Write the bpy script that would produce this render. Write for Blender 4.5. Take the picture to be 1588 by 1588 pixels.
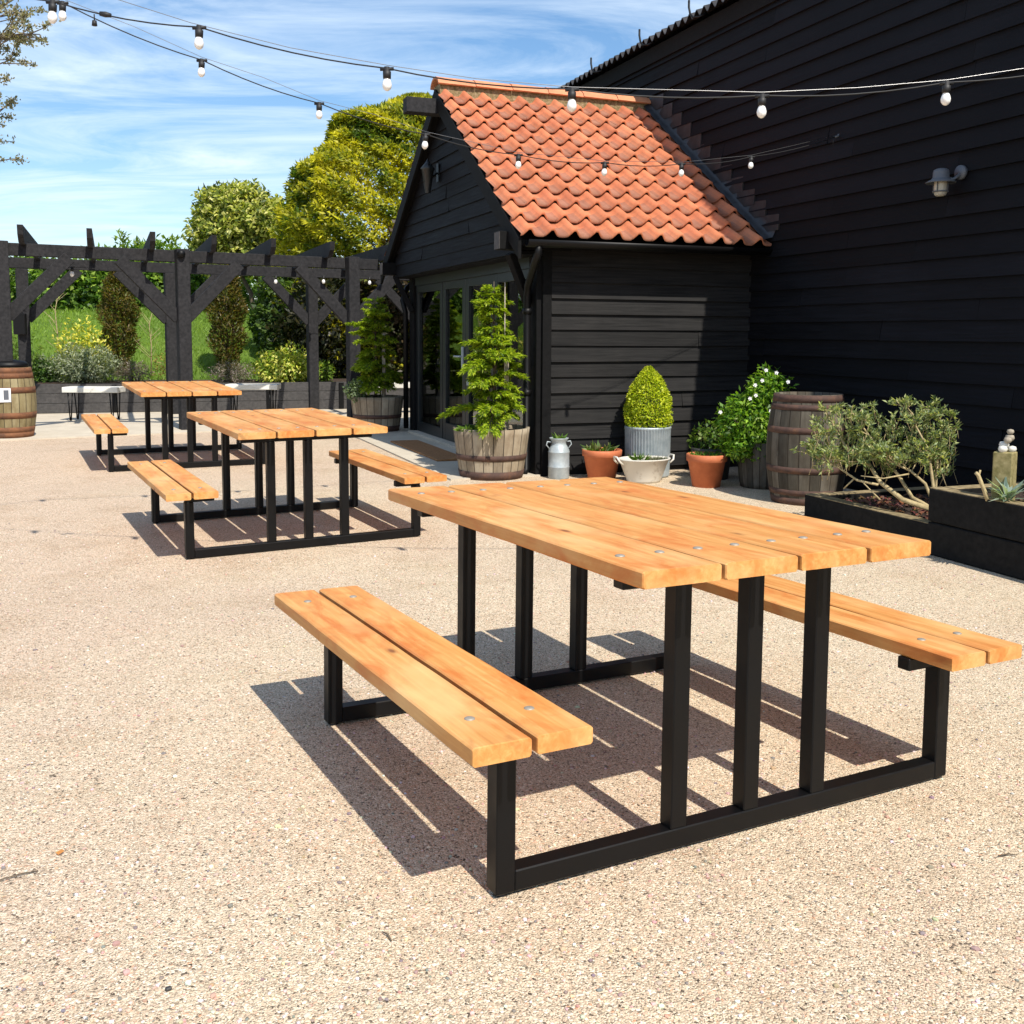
import bpy, math, random
import numpy as np
from mathutils import Vector, Matrix

# ------------------------------------------------------------------ clear
for o in list(bpy.data.objects): bpy.data.objects.remove(o, do_unlink=True)
SC = bpy.context.scene
COL = SC.collection
R = math.radians
PI = math.pi

# ------------------------------------------------------------------ camera
CAM_H = 1.318; F_PX = 1578.96; PITCH = 0.09699; ROLL = 0.00508; CY = 671.24
cd = bpy.data.cameras.new("camera"); cam = bpy.data.objects.new("camera", cd); COL.objects.link(cam)
cd.sensor_fit = 'HORIZONTAL'; cd.sensor_width = 36.0; cd.lens = 36.0 * F_PX / 1588.0
cd.shift_y = -(794.0 - CY) / 1588.0
cd.clip_start = 0.05; cd.clip_end = 5000
fw = Vector((0, math.cos(PITCH), -math.sin(PITCH))); up = Vector((0, math.sin(PITCH), math.cos(PITCH))); rt = Vector((1, 0, 0))
r2 = math.cos(ROLL) * rt + math.sin(ROLL) * up; u2 = -math.sin(ROLL) * rt + math.cos(ROLL) * up
cam.matrix_world = Matrix(((r2.x, u2.x, -fw.x, 0), (r2.y, u2.y, -fw.y, 0), (r2.z, u2.z, -fw.z, CAM_H), (0, 0, 0, 1)))
SC.camera = cam
SC.render.resolution_x = 1024; SC.render.resolution_y = 1024

# ------------------------------------------------------------------ sky and sun
SUN_AZ, SUN_EL = 150.5, 51.0
W = bpy.data.worlds.new("World"); SC.world = W; W.use_nodes = True
nt = W.node_tree; nt.nodes.clear()
def N(t, typ, **kw):
    n = t.nodes.new(typ)
    for k, v in kw.items():
        if k.startswith('_'): setattr(n, k[1:], v)
        else: n.inputs[k.replace('__', ' ')].default_value = v
    return n
wo = N(nt, 'ShaderNodeOutputWorld'); bg = N(nt, 'ShaderNodeBackground'); bg.inputs['Strength'].default_value = 0.10
sky = N(nt, 'ShaderNodeTexSky'); sky.sky_type = 'NISHITA'; sky.sun_disc = False
sky.sun_elevation = R(SUN_EL); sky.sun_rotation = R(SUN_AZ); sky.air_density = 1.0; sky.dust_density = 0.6; sky.ozone_density = 2.2; sky.altitude = 50
tc = N(nt, 'ShaderNodeTexCoord'); sep = N(nt, 'ShaderNodeSeparateXYZ'); nt.links.new(tc.outputs['Generated'], sep.inputs[0])
def wm(op, a, b=None):
    m = N(nt, 'ShaderNodeMath', _operation=op)
    for i, v in enumerate((a, b)):
        if v is None: continue
        if hasattr(v, 'is_output'): nt.links.new(v, m.inputs[i])
        else: m.inputs[i].default_value = v
    return m.outputs[0]
zz = wm('ADD', wm('MAXIMUM', sep.outputs[2], 0.0), 0.10)
cmb = N(nt, 'ShaderNodeCombineXYZ'); nt.links.new(wm('DIVIDE', sep.outputs[0], zz), cmb.inputs[0]); nt.links.new(wm('DIVIDE', sep.outputs[1], zz), cmb.inputs[1])
mp = N(nt, 'ShaderNodeMapping'); mp.inputs['Rotation'].default_value = (0, 0, R(-58)); mp.inputs['Scale'].default_value = (0.72, 1.6, 1); mp.inputs['Location'].default_value = (3.7, 1.9, 0)
nt.links.new(cmb.outputs[0], mp.inputs[0])
cn = N(nt, 'ShaderNodeTexNoise', Scale=1.15, Detail=10.0, Roughness=0.64, Distortion=1.3); nt.links.new(mp.outputs[0], cn.inputs['Vector'])
cn2 = N(nt, 'ShaderNodeTexNoise', Scale=0.55, Detail=3.0, Roughness=0.5); nt.links.new(mp.outputs[0], cn2.inputs['Vector'])
cr = N(nt, 'ShaderNodeValToRGB'); cr.color_ramp.elements[0].position = 0.41; cr.color_ramp.elements[0].color = (0, 0, 0, 1); cr.color_ramp.elements[1].position = 0.70; cr.color_ramp.elements[1].color = (1, 1, 1, 1)
nt.links.new(wm('ADD', wm('MULTIPLY', cn.outputs[0], 0.72), wm('MULTIPLY', cn2.outputs[0], 0.30)), cr.inputs[0])
hz = wm('SUBTRACT', 1.0, wm('MULTIPLY', sep.outputs[2], 2.0))
cf = wm('ADD', wm('MULTIPLY', cr.outputs[0], 0.80), wm('MULTIPLY', wm('MAXIMUM', hz, 0.0), 0.16))
cmx = N(nt, 'ShaderNodeMix', _data_type='RGBA'); nt.links.new(wm('MINIMUM', cf, 0.92), cmx.inputs[0])
hs = N(nt, 'ShaderNodeHueSaturation', Saturation=1.28, Value=1.20); nt.links.new(sky.outputs[0], hs.inputs['Color'])
nt.links.new(hs.outputs[0], cmx.inputs[6]); cmx.inputs[7].default_value = (7.6, 8.7, 9.7, 1)
nt.links.new(cmx.outputs[2], bg.inputs[0]); nt.links.new(bg.outputs[0], wo.inputs[0])

sl = bpy.data.lights.new("sun", 'SUN'); sl.energy = 4.6; sl.angle = R(0.5); sl.color = (1.0, 0.94, 0.84)
sun = bpy.data.objects.new("sun", sl); COL.objects.link(sun)
SV = Vector((math.sin(R(SUN_AZ)) * math.cos(R(SUN_EL)), math.cos(R(SUN_AZ)) * math.cos(R(SUN_EL)), math.sin(R(SUN_EL))))
sun.rotation_euler = SV.to_track_quat('Z', 'Y').to_euler(); sun.location = SV * 40
SC.view_settings.view_transform = 'Standard'; SC.view_settings.look = 'None'; SC.view_settings.gamma = 1; SC.view_settings.exposure = 0.42
SC.view_settings.use_curve_mapping = False

# ------------------------------------------------------------------ helpers
rng = np.random.default_rng(7); rnd = random.Random(11)
def spot(px, py, Y):
    """world point seen at photo pixel (1588 px wide) at world depth Y"""
    d = F_PX * fw + (px - 794) * r2 + (CY - py) * u2
    t = Y / d.y
    return Vector((d.x * t, Y, CAM_H + d.z * t))
class MB:
    def __init__(s): s.v = []; s.f = []; s.c = []; s.sm = []; s.n = 0; s.cur = None; s.hascol = False
    def add(s, V, F, col=None, smooth=False):
        b = s.n; s.v.extend([tuple(p) for p in V]); s.n += len(V)
        for f in F:
            s.f.append([i + b for i in f]); s.c.append(col or (1, 1, 1)); s.sm.append(smooth)
        if col: s.hascol = True
    def box(s, a, b, col=None, bev=0.0, M=None):
        x0, y0, z0 = a; x1, y1, z1 = b
        if bev <= 0:
            V = [(x0, y0, z0), (x1, y0, z0), (x1, y1, z0), (x0, y1, z0), (x0, y0, z1), (x1, y0, z1), (x1, y1, z1), (x0, y1, z1)]
            F = [(0, 3, 2, 1), (4, 5, 6, 7), (0, 1, 5, 4), (1, 2, 6, 5), (2, 3, 7, 6), (3, 0, 4, 7)]
        else:
            V = []; e = bev
            c = [(x0, x0 + e), (x1, x1 - e)]; d = [(y0, y0 + e), (y1, y1 - e)]; h = [(z0, z0 + e), (z1, z1 - e)]
            idx = {}
            for i in range(2):
                for j in range(2):
                    for k in range(2):
                        for ax in range(3):
                            p = [c[i][1], d[j][1], h[k][1]]; p[ax] = (c[i][0], d[j][0], h[k][0])[ax]
                            idx[i, j, k, ax] = len(V); V.append(tuple(p))
            F = []
            q = [(0, 0), (1, 0), (1, 1), (0, 1)]
            for k in range(2): F.append([idx[i, j, k, 2] for i, j in (q if k else q[::-1])])
            for j in range(2): F.append([idx[i, j, k, 1] for i, k in (q[::-1] if j else q)])
            for i in range(2): F.append([idx[i, j, k, 0] for j, k in (q if i else q[::-1])])
            for i in range(2):
                for j in range(2): F.append([idx[i, j, 0, 0], idx[i, j, 1, 0], idx[i, j, 1, 1], idx[i, j, 0, 1]])
            for i in range(2):
                for k in range(2): F.append([idx[i, 0, k, 0], idx[i, 1, k, 0], idx[i, 1, k, 2], idx[i, 0, k, 2]])
            for j in range(2):
                for k in range(2): F.append([idx[0, j, k, 1], idx[1, j, k, 1], idx[1, j, k, 2], idx[0, j, k, 2]])
            for i in range(2):
                for j in range(2):
                    for k in range(2): F.append([idx[i, j, k, a_] for a_ in range(3)])
        if M is not None: V = [tuple(M @ Vector(p)) for p in V]
        s.add(V, F, col)
    def bar(s, p, q, w, h, upv=(0, 0, 1), col=None, bev=0.004):
        """rectangular bar from p to q, w sideways, h along upv"""
        p = Vector(p); q = Vector(q); x = (q - p); L = x.length; x.normalize()
        y = Vector(upv).cross(x)
        if y.length < 1e-6: y = Vector((0, 1, 0)).cross(x)
        y.normalize(); z = x.cross(y)
        M = Matrix(((x.x, y.x, z.x, p.x), (x.y, y.y, z.y, p.y), (x.z, y.z, z.z, p.z), (0, 0, 0, 1)))
        s.box((0, -w / 2, -h / 2), (L, w / 2, h / 2), col, bev, M)
    def tube(s, pts, rad, n=8, col=None, cap=True):
        pts = [Vector(p) for p in pts]
        if not hasattr(rad, '__len__'): rad = [rad] * len(pts)
        V = []; F = []
        ref = None
        for i, p in enumerate(pts):
            t = (pts[min(i + 1, len(pts) - 1)] - pts[max(i - 1, 0)]).normalized()
            if ref is None:
                ref = Vector((0, 0, 1)) if abs(t.z) < 0.9 else Vector((1, 0, 0))
            y = (ref - ref.dot(t) * t); y.normalize(); ref = y; x = y.cross(t)
            for k in range(n):
                a = 2 * PI * k / n; V.append(p + (x * math.cos(a) + y * math.sin(a)) * rad[i])
        for i in range(len(pts) - 1):
            for k in range(n):
                F.append((i * n + k, i * n + (k + 1) % n, (i + 1) * n + (k + 1) % n, (i + 1) * n + k))
        if cap:
            F.append(tuple(range(n - 1, -1, -1))); F.append(tuple(range((len(pts) - 1) * n, len(pts) * n)))
        s.add(V, F, col, True)
    def lathe(s, prof, n=32, c=(0, 0, 0), col=None, sx=1, sy=1, wob=None, closed=False):
        V = []; F = []
        for i, (r, z) in enumerate(prof):
            for k in range(n):
                a = 2 * PI * k / n; rr = r * (wob(a, i) if wob else 1)
                V.append((c[0] + rr * math.cos(a) * sx, c[1] + rr * math.sin(a) * sy, c[2] + z))
        m = len(prof)
        for i in range(m - 1):
            for k in range(n): F.append((i * n + k, i * n + (k + 1) % n, (i + 1) * n + (k + 1) % n, (i + 1) * n + k))
        s.add(V, F, col, True)
        if closed:
            s.add(V[:n], [tuple(range(n - 1, -1, -1))], col); s.add(V[-n:], [tuple(range(n))], col)
    def build(s, name, mat, parent=None, loc=None):
        me = bpy.data.meshes.new(name); me.from_pydata(s.v, [], s.f); me.materials.append(mat)
        me.polygons.foreach_set('use_smooth', s.sm)
        if s.hascol:
            at = me.attributes.new('col', 'FLOAT_COLOR', 'FACE')
            at.data.foreach_set('color', np.concatenate([np.array(s.c, np.float32), np.ones((len(s.c), 1), np.float32)], 1).ravel())
        me.update()
        o = bpy.data.objects.new(name, me); COL.objects.link(o)
        if parent is not None: o.parent = parent
        if loc is not None: o.location = loc
        return o
def tag(o, label=None, cat=None, group=None, kind=None):
    if label: o['label'] = label
    if cat: o['category'] = cat
    if group: o['group'] = group
    if kind: o['kind'] = kind
    return o
def thing(name, label, cat, loc=(0, 0, 0), rz=0.0, group=None):
    o = bpy.data.objects.new(name, None); COL.objects.link(o); o.location = loc; o.rotation_euler = (0, 0, rz); o.empty_display_size = 0.1
    return tag(o, label, cat, group)
def copy_tree(o, parent=None):
    c = o.copy(); COL.objects.link(c)
    if parent is not None:
        c.parent = parent; c.matrix_parent_inverse = o.matrix_parent_inverse.copy()
    for ch in list(o.children): copy_tree(ch, c)
    return c

# ------------------------------------------------------------------ materials
def mat(name, base=(.5, .5, .5), rough=.6, metal=0.0, spec=.5):
    m = bpy.data.materials.new(name); m.use_nodes = True; t = m.node_tree
    b = t.nodes['Principled BSDF']; b.inputs['Base Color'].default_value = (*base, 1); b.inputs['Roughness'].default_value = rough
    b.inputs['Metallic'].default_value = metal; b.inputs['Specular IOR Level'].default_value = spec
    return m, t, b
def ramp(t, fac, stops):
    r = t.nodes.new('ShaderNodeValToRGB'); e = r.color_ramp.elements
    while len(e) < len(stops): e.new(0.5)
    for el, (p, c) in zip(e, stops): el.position = p; el.color = (*c, 1) if len(c) == 3 else c
    t.links.new(fac, r.inputs[0]); return r.outputs[0]
def coords(t, scale=(1, 1, 1), kind='Object', rot=(0, 0, 0), rand=False):
    c = t.nodes.new('ShaderNodeTexCoord'); m = t.nodes.new('ShaderNodeMapping'); m.inputs['Scale'].default_value = scale; m.inputs['Rotation'].default_value = rot
    src = c.outputs[kind]
    if rand:
        oi = t.nodes.new('ShaderNodeObjectInfo'); mu = t.nodes.new('ShaderNodeMath'); mu.operation = 'MULTIPLY'; mu.inputs[1].default_value = 1.0
        t.links.new(oi.outputs['Random'], mu.inputs[0]); va = t.nodes.new('ShaderNodeVectorMath'); va.operation = 'ADD'; wn_ = t.nodes.new('ShaderNodeTexWhiteNoise'); wn_.noise_dimensions = '1D'; t.links.new(mu.outputs[0], wn_.inputs['W']); vs_ = t.nodes.new('ShaderNodeVectorMath'); vs_.operation = 'SCALE'; vs_.inputs['Scale'].default_value = 23.0; t.links.new(wn_.outputs['Color'], vs_.inputs[0])
        t.links.new(src, va.inputs[0]); t.links.new(vs_.outputs[0], va.inputs[1]); src = va.outputs[0]
    t.links.new(src, m.inputs[0]); return m.outputs[0]
def noise(t, vec, scale, detail=4.0, rough=.55, dist=0.0, out=0):
    n = t.nodes.new('ShaderNodeTexNoise'); n.inputs['Scale'].default_value = scale; n.inputs['Detail'].default_value = detail
    n.inputs['Roughness'].default_value = rough; n.inputs['Distortion'].default_value = dist; t.links.new(vec, n.inputs['Vector']); return n.outputs[out]
def voro(t, vec, scale, feature='F1', rand=1.0):
    n = t.nodes.new('ShaderNodeTexVoronoi'); n.feature = feature; n.inputs['Scale'].default_value = scale; n.inputs['Randomness'].default_value = rand; t.links.new(vec, n.inputs['Vector']); return n
def mixc(t, f, a, b, mode='MIX'):
    n = t.nodes.new('ShaderNodeMix'); n.data_type = 'RGBA'; n.blend_type = mode
    for i, v in ((0, f), (6, a), (7, b)):
        if hasattr(v, 'is_output'): t.links.new(v, n.inputs[i])
        else: n.inputs[i].default_value = v if i == 0 else ((*v, 1) if len(v) == 3 else v)
    return n.outputs[2]
def math_(t, op, a, b=0.0, clamp=False):
    n = t.nodes.new('ShaderNodeMath'); n.operation = op; n.use_clamp = clamp
    for i, v in enumerate((a, b)):
        if hasattr(v, 'is_output'): t.links.new(v, n.inputs[i])
        else: n.inputs[i].default_value = v
    return n.outputs[0]
def bump(t, b, h, strength=.3, dist=.01, prev=None):
    n = t.nodes.new('ShaderNodeBump'); n.inputs['Strength'].default_value = strength; n.inputs['Distance'].default_value = dist
    t.links.new(h, n.inputs['Height'])
    if prev is not None: t.links.new(prev, n.inputs['Normal'])
    t.links.new(n.outputs[0], b.inputs['Normal']); return n.outputs[0]
def setc(t, b, c): t.links.new(c, b.inputs['Base Color'])
def attr(t):
    n = t.nodes.new('ShaderNodeAttribute'); n.attribute_name = 'col'; return n.outputs['Color']
M = {}
# gravel
m, t, b = mat('gravel', rough=.95, spec=.2); v = coords(t)
vw = t.nodes.new('ShaderNodeVectorMath'); vw.operation = 'ADD'; t.links.new(v, vw.inputs[0])
nv = t.nodes.new('ShaderNodeTexNoise'); nv.inputs['Scale'].default_value = 90; t.links.new(v, nv.inputs['Vector'])
sc_ = t.nodes.new('ShaderNodeVectorMath'); sc_.operation = 'SCALE'; sc_.inputs['Scale'].default_value = .006; t.links.new(nv.outputs['Color'], sc_.inputs[0]); t.links.new(sc_.outputs[0], vw.inputs[1])
v1 = voro(t, vw.outputs[0], 190); v2 = voro(t, vw.outputs[0], 380)
s1 = t.nodes.new('ShaderNodeSeparateColor'); t.links.new(v1.outputs['Color'], s1.inputs[0]); s2 = t.nodes.new('ShaderNodeSeparateColor'); t.links.new(v2.outputs['Color'], s2.inputs[0])
c1 = ramp(t, s1.outputs[0], [(0, (.08, .065, .05)), (.07, (.20, .16, .12)), (.16, (.42, .33, .235)), (.36, (.60, .49, .345)), (.54, (.66, .485, .345)), (.68, (.76, .64, .47)), (.84, (.90, .82, .67)), (.93, (.74, .58, .43)), (1, (.62, .33, .19))])
c2 = ramp(t, s2.outputs[1], [(0, (.13, .105, .078)), (.22, (.46, .37, .26)), (.6, (.68, .555, .395)), (1, (.86, .75, .58))])
sel = math_(t, 'GREATER_THAN', s1.outputs[2], .45)
cg = mixc(t, sel, c1, c2)
big = noise(t, v, .55, 5, .6); big2 = noise(t, v, 2.3, 5, .65)
sx_ = t.nodes.new('ShaderNodeSeparateXYZ'); t.links.new(v, sx_.inputs[0])
pf = math_(t, 'ADD', big, math_(t, 'MULTIPLY', sx_.outputs[0], -.055))
cg = mixc(t, ramp(t, pf, [(.40, (0, 0, 0)), (.68, (.9, .9, .9))]), cg, mixc(t, 1.0, cg, (.93, .88, .905), 'MULTIPLY'))
cg = mixc(t, ramp(t, big2, [(.50, (0, 0, 0)), (.72, (.8, .8, .8))]), cg, mixc(t, 1.0, cg, (.84, .80, .75), 'MULTIPLY'))
cg = mixc(t, ramp(t, noise(t, v, 7, 4, .7), [(.55, (0, 0, 0)), (.8, (.5, .5, .5))]), cg, mixc(t, 1.0, cg, (.86, .81, .76), 'MULTIPLY'))
cg = mixc(t, 1.0, cg, (.955, .945, .925), 'MULTIPLY')
setc(t, b, cg)
n1 = bump(t, b, math_(t, 'SUBTRACT', 1.0, v1.outputs['Distance']), .75, .005)
bump(t, b, noise(t, v, 24, 5, .7), .35, .02, n1)
M['gravel'] = m
m, t, b = mat('pebble', rough=.85, spec=.3); setc(t, b, attr(t)); M['pebble'] = m
# concrete
m, t, b = mat('concrete', rough=.9); v = coords(t)
c = ramp(t, noise(t, v, 3.2, 8, .7), [(.3, (.46, .40, .31)), (.7, (.60, .53, .42))]); c = mixc(t, ramp(t, noise(t, v, 60, 3), [(.45, (0, 0, 0)), (.7, (.6, .6, .6))]), c, (.38, .33, .26))
setc(t, b, c); bump(t, b, noise(t, v, 80, 5), .3, .004); M['concrete'] = m
# oiled pine planks (grain along local x)
m, t, b = mat('oiled_pine', rough=.42, spec=.4)
v = coords(t, (1, 1, 1), rand=True)
def mapped(t, src, s):
    q = t.nodes.new('ShaderNodeMapping'); q.inputs['Scale'].default_value = s; t.links.new(src, q.inputs[0]); return q.outputs[0]
gv = mapped(t, v, (1.1, 26, 26)); gr = noise(t, gv, 2.2, 6, .6, .6)
wv = t.nodes.new('ShaderNodeTexWave'); wv.wave_type = 'BANDS'; wv.bands_direction = 'Y'; wv.inputs['Scale'].default_value = 9; wv.inputs['Distortion'].default_value = 9; wv.inputs['Detail'].default_value = 2; wv.inputs['Detail Scale'].default_value = .6
t.links.new(mapped(t, v, (.35, 1.3, 1.3)), wv.inputs['Vector'])
kn = voro(t, mapped(t, v, (3.2, 7.5, 7.5)), 1.0); kd = kn.outputs['Distance']
base = ramp(t, gr, [(.28, (.50, .215, .055)), (.5, (.62, .30, .090)), (.72, (.73, .41, .150))])
base = mixc(t, math_(t, 'MULTIPLY', wv.outputs['Fac'], .26), base, (.56, .245, .06))
base = mixc(t, ramp(t, noise(t, mapped(t, v, (2.4, 5.5, 5.5)), 1.7, 5, .68, .8), [(.47, (0, 0, 0)), (.66, (.80, .80, .80))]), base, (.55, .165, .034))
base = mixc(t, ramp(t, noise(t, mapped(t, v, (5, 9, 9)), 1.3, 4, .6, .5), [(.64, (0, 0, 0)), (.76, (.5, .5, .5))]), base, (.36, .125, .035))
base = mixc(t, ramp(t, noise(t, mapped(t, v, (1.6, 4, 4)), 1.1, 3, .6), [(.50, (0, 0, 0)), (.68, (.6, .6, .6))]), base, (.78, .50, .22))
base = mixc(t, ramp(t, kd, [(.035, (.95, .95, .95)), (.055, (.75, .75, .75)), (.075, (.35, .35, .35)), (.13, (0, 0, 0))]), base, (.22, .08, .025))
oi = t.nodes.new('ShaderNodeObjectInfo')
base = mixc(t, math_(t, 'MULTIPLY', oi.outputs['Random'], .7), base, mixc(t, 1.0, base, (.92, .86, .78), 'MULTIPLY'))
setc(t, b, base); t.links.new(ramp(t, gr, [(.3, (.48, .48, .48)), (.7, (.66, .66, .66))]), b.inputs['Roughness']); bump(t, b, gr, .16, .004); M['pine'] = m
m, t, b = mat('zinc_bolt', (.33, .30, .25), .6, .35); v = coords(t); M['bolt'] = m
m, t, b = mat('black_steel', (.0032, .0032, .0036), .42, 0, .24); v = coords(t)
t.links.new(ramp(t, noise(t, v, 9, 5), [(.3, (.36, .36, .36)), (.7, (.55, .55, .55))]), b.inputs['Roughness']); bump(t, b, noise(t, v, 160, 2), .08, .001); M['steel'] = m
# black tarred boards (grain along x or y chosen by rot)
def boards_mat(name, dark, light, scale, rough=(.45, .75), spec=.35):
    m, t, b = mat(name, rough=.6, spec=spec); v = coords(t, scale)
    g = noise(t, v, 3.0, 7, .65, .4); w = noise(t, coords(t), 1.3, 5, .65)
    c = ramp(t, g, [(.28, dark), (.72, light)])
    c = mixc(t, ramp(t, w, [(.45, (0, 0, 0)), (.75, (.8, .8, .8))]), c, mixc(t, 1.0, c, (1.5, 1.45, 1.4), 'MULTIPLY'))
    k = voro(t, mapped(t, v, (.6, .35, .35)), 1.0)
    c = mixc(t, ramp(t, k.outputs['Distance'], [(.02, (.7, .7, .7)), (.09, (0, 0, 0))]), c, (.004, .004, .004))
    ac = attr(t); c = mixc(t, 1.0, c, ac, 'MULTIPLY')
    setc(t, b, c); t.links.new(ramp(t, g, [(.3, (rough[0],) * 3), (.7, (rough[1],) * 3)]), b.inputs['Roughness'])
    bump(t, b, g, .35, .006); return m
M['tar_y'] = boards_mat('tarred_boards_barn', (.0018, .0020, .0029), (.0078, .0084, .0118), (20, .7, 20), (.6, .85), .14)  # darker copy: the barn wall's shade is put into the colour
M['tar_x'] = boards_mat('tarred_boards_side', (.0080, .0079, .0083), (.027, .0262, .0258), (.7, 20, 20), (.6, .85), .12)  # paler copy: sun on the side wall is put into the colour
M['tar_g'] = boards_mat('tarred_boards_gable', (.0022, .0025, .0034), (.0075, .008, .0105), (20, .7, 20), (.6, .85), .14)  # darker copy: shade on the gable is put into the colour
def plain_wood(name, dark, light, rough=.7):
    m, t, b = mat(name, rough=rough, spec=.2); v = coords(t)
    g = noise(t, v, 26, 5, .6); g2 = noise(t, v, 3.5, 5, .65)
    c = ramp(t, g, [(.3, dark), (.7, light)]); c = mixc(t, ramp(t, g2, [(.4, (0, 0, 0)), (.75, (.6, .6, .6))]), c, mixc(t, 1.0, c, (.6, .6, .6), 'MULTIPLY'))
    setc(t, b, c); bump(t, b, g, .25, .004); return m
M['black_trim'] = plain_wood('black_trim', (.0018, .0019, .0022), (.0055, .0055, .006), .8)
M['end_grain'] = plain_wood('weathered_end_grain', (.07, .065, .065), (.12, .11, .105))
M['pergola'] = plain_wood('black_stained_timber', (.014, .014, .0155), (.036, .0348, .037), .8)
M['sleeper'] = plain_wood('black_sleeper', (.004, .0042, .0045), (.013, .0125, .012), .8)
M['sleeper_top'] = plain_wood('sunlit_sleeper_top', (.16, .12, .065), (.38, .30, .17), .85)  # brown sleeper tops, with the sunlight on them put into the colour
M['planter'] = plain_wood('grey_planter_boards', (.05, .048, .048), (.09, .085, .083), .8)
M['stake'] = plain_wood('grey_stake', (.26, .22, .17), (.44, .39, .31), .85)
M['mossy_post'] = plain_wood('mossy_post', (.16, .14, .05), (.38, .32, .16), .9)
M['frame'] = mat('door_frame_grey', (.010, .013, .0145), .4)[0]
# glass
m, t, b = mat('window_glass', (.9, .95, .93), .02, 0, .5); g = t.nodes.new('ShaderNodeBsdfGlossy'); g.inputs['Roughness'].default_value = .015; g.inputs['Color'].default_value = (.9, .95, .95, 1)
tr = t.nodes.new('ShaderNodeBsdfTransparent'); tr.inputs['Color'].default_value = (.62, .68, .66, 1); ms = t.nodes.new('ShaderNodeMixShader'); fr = t.nodes.new('ShaderNodeFresnel'); fr.inputs['IOR'].default_value = 1.9
t.links.new(fr.outputs[0], ms.inputs[0]); t.links.new(tr.outputs[0], ms.inputs[1]); t.links.new(g.outputs[0], ms.inputs[2]); t.links.new(ms.outputs[0], t.nodes['Material Output'].inputs[0]); M['glass'] = m
M['room'] = mat('room_plaster', (.30, .27, .23), .9)[0]
# pantiles
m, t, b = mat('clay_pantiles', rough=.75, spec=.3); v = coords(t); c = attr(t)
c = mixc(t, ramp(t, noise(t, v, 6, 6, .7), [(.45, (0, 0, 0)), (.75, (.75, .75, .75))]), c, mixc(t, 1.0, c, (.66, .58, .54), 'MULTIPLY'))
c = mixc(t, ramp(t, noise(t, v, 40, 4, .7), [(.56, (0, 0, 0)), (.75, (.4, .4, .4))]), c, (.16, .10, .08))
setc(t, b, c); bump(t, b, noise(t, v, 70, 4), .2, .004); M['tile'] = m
m, t, b = mat('mortar_moss', rough=.95); v = coords(t); setc(t, b, ramp(t, noise(t, v, 26, 5, .7), [(.35, (.10, .09, .03)), (.55, (.26, .19, .10)), (.7, (.40, .33, .22))])); bump(t, b, noise(t, v, 40, 4), .6, .01); M['moss'] = m
m, t, b = mat('lead', (.10, .11, .125), .5, .35); v = coords(t); setc(t, b, ramp(t, noise(t, v, 7, 5, .65), [(.3, (.020, .022, .025)), (.7, (.048, .051, .057))])); M['lead'] = m
m, t, b = mat('old_lead_steps', (.03, .03, .033), .6, .1); v = coords(t); setc(t, b, ramp(t, noise(t, v, 9, 5, .65), [(.3, (.012, .012, .0135)), (.7, (.034, .033, .035))])); M['lead_step'] = m
m, t, b = mat('corrugated_sheet', (.05, .05, .055), .7); v = coords(t); setc(t, b, ramp(t, noise(t, v, 5, 5), [(.3, (.03, .03, .032)), (.7, (.09, .085, .085))])); M['corrug'] = m
M['gutter'] = mat('black_gutter', (.004, .004, .0045), .5, 0, .25)[0]
# oak barrel, staves by angle
def barrel_mat(name, cols, n=22):
    m, t, b = mat(name, rough=.85, spec=.25); c = t.nodes.new('ShaderNodeTexCoord'); s = t.nodes.new('ShaderNodeSeparateXYZ'); t.links.new(c.outputs['Object'], s.inputs[0])
    an = math_(t, 'ARCTAN2', s.outputs[1], s.outputs[0]); k = math_(t, 'MULTIPLY', math_(t, 'ADD', an, PI), n / (2 * PI))
    w = t.nodes.new('ShaderNodeTexWhiteNoise'); w.noise_dimensions = '1D'; t.links.new(math_(t, 'FLOOR', k), w.inputs['W'])
    fr = math_(t, 'FRACT', k); edge = math_(t, 'MINIMUM', fr, math_(t, 'SUBTRACT', 1.0, fr))
    v = coords(t, (22, 22, 1.6)); g = noise(t, v, 1.6, 6, .65); g2 = noise(t, coords(t, (1, 1, .7)), 5, 5, .7)
    f = math_(t, 'ADD', math_(t, 'MULTIPLY', w.outputs[0], .45), math_(t, 'MULTIPLY', g, .6), True)
    col = ramp(t, f, cols); col = mixc(t, ramp(t, g2, [(.42, (0, 0, 0)), (.7, (.85, .85, .85))]), col, mixc(t, 1.0, col, (.55, .47, .40), 'MULTIPLY'))
    col = mixc(t, ramp(t, edge, [(.02, (.9, .9, .9)), (.06, (0, 0, 0))]), col, (.03, .022, .015))
    setc(t, b, col); bump(t, b, math_(t, 'ADD', ramp(t, edge, [(0, (0, 0, 0)), (.07, (1, 1, 1))]), math_(t, 'MULTIPLY', g, .5)), .6, .006); return m
M['oak_grey'] = barrel_mat('weathered_oak', [(.1, (.15, .12, .085)), (.5, (.32, .265, .19)), (.9, (.46, .40, .30))])
M['oak_old'] = barrel_mat('old_grey_oak', [(.1, (.028, .025, .020)), (.5, (.085, .075, .058)), (.9, (.18, .16, .13))])
M['oak_green'] = barrel_mat('algae_oak', [(.1, (.13, .10, .045)), (.5, (.235, .19, .095)), (.9, (.38, .33, .20))])
m, t, b = mat('rusty_hoop', rough=.8, metal=.15); v = coords(t); setc(t, b, ramp(t, noise(t, v, 12, 6, .7), [(.3, (.045, .026, .022)), (.55, (.095, .05, .036)), (.75, (.17, .08, .042))])); bump(t, b, noise(t, v, 50, 4), .3, .003); M['hoop'] = m
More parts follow.
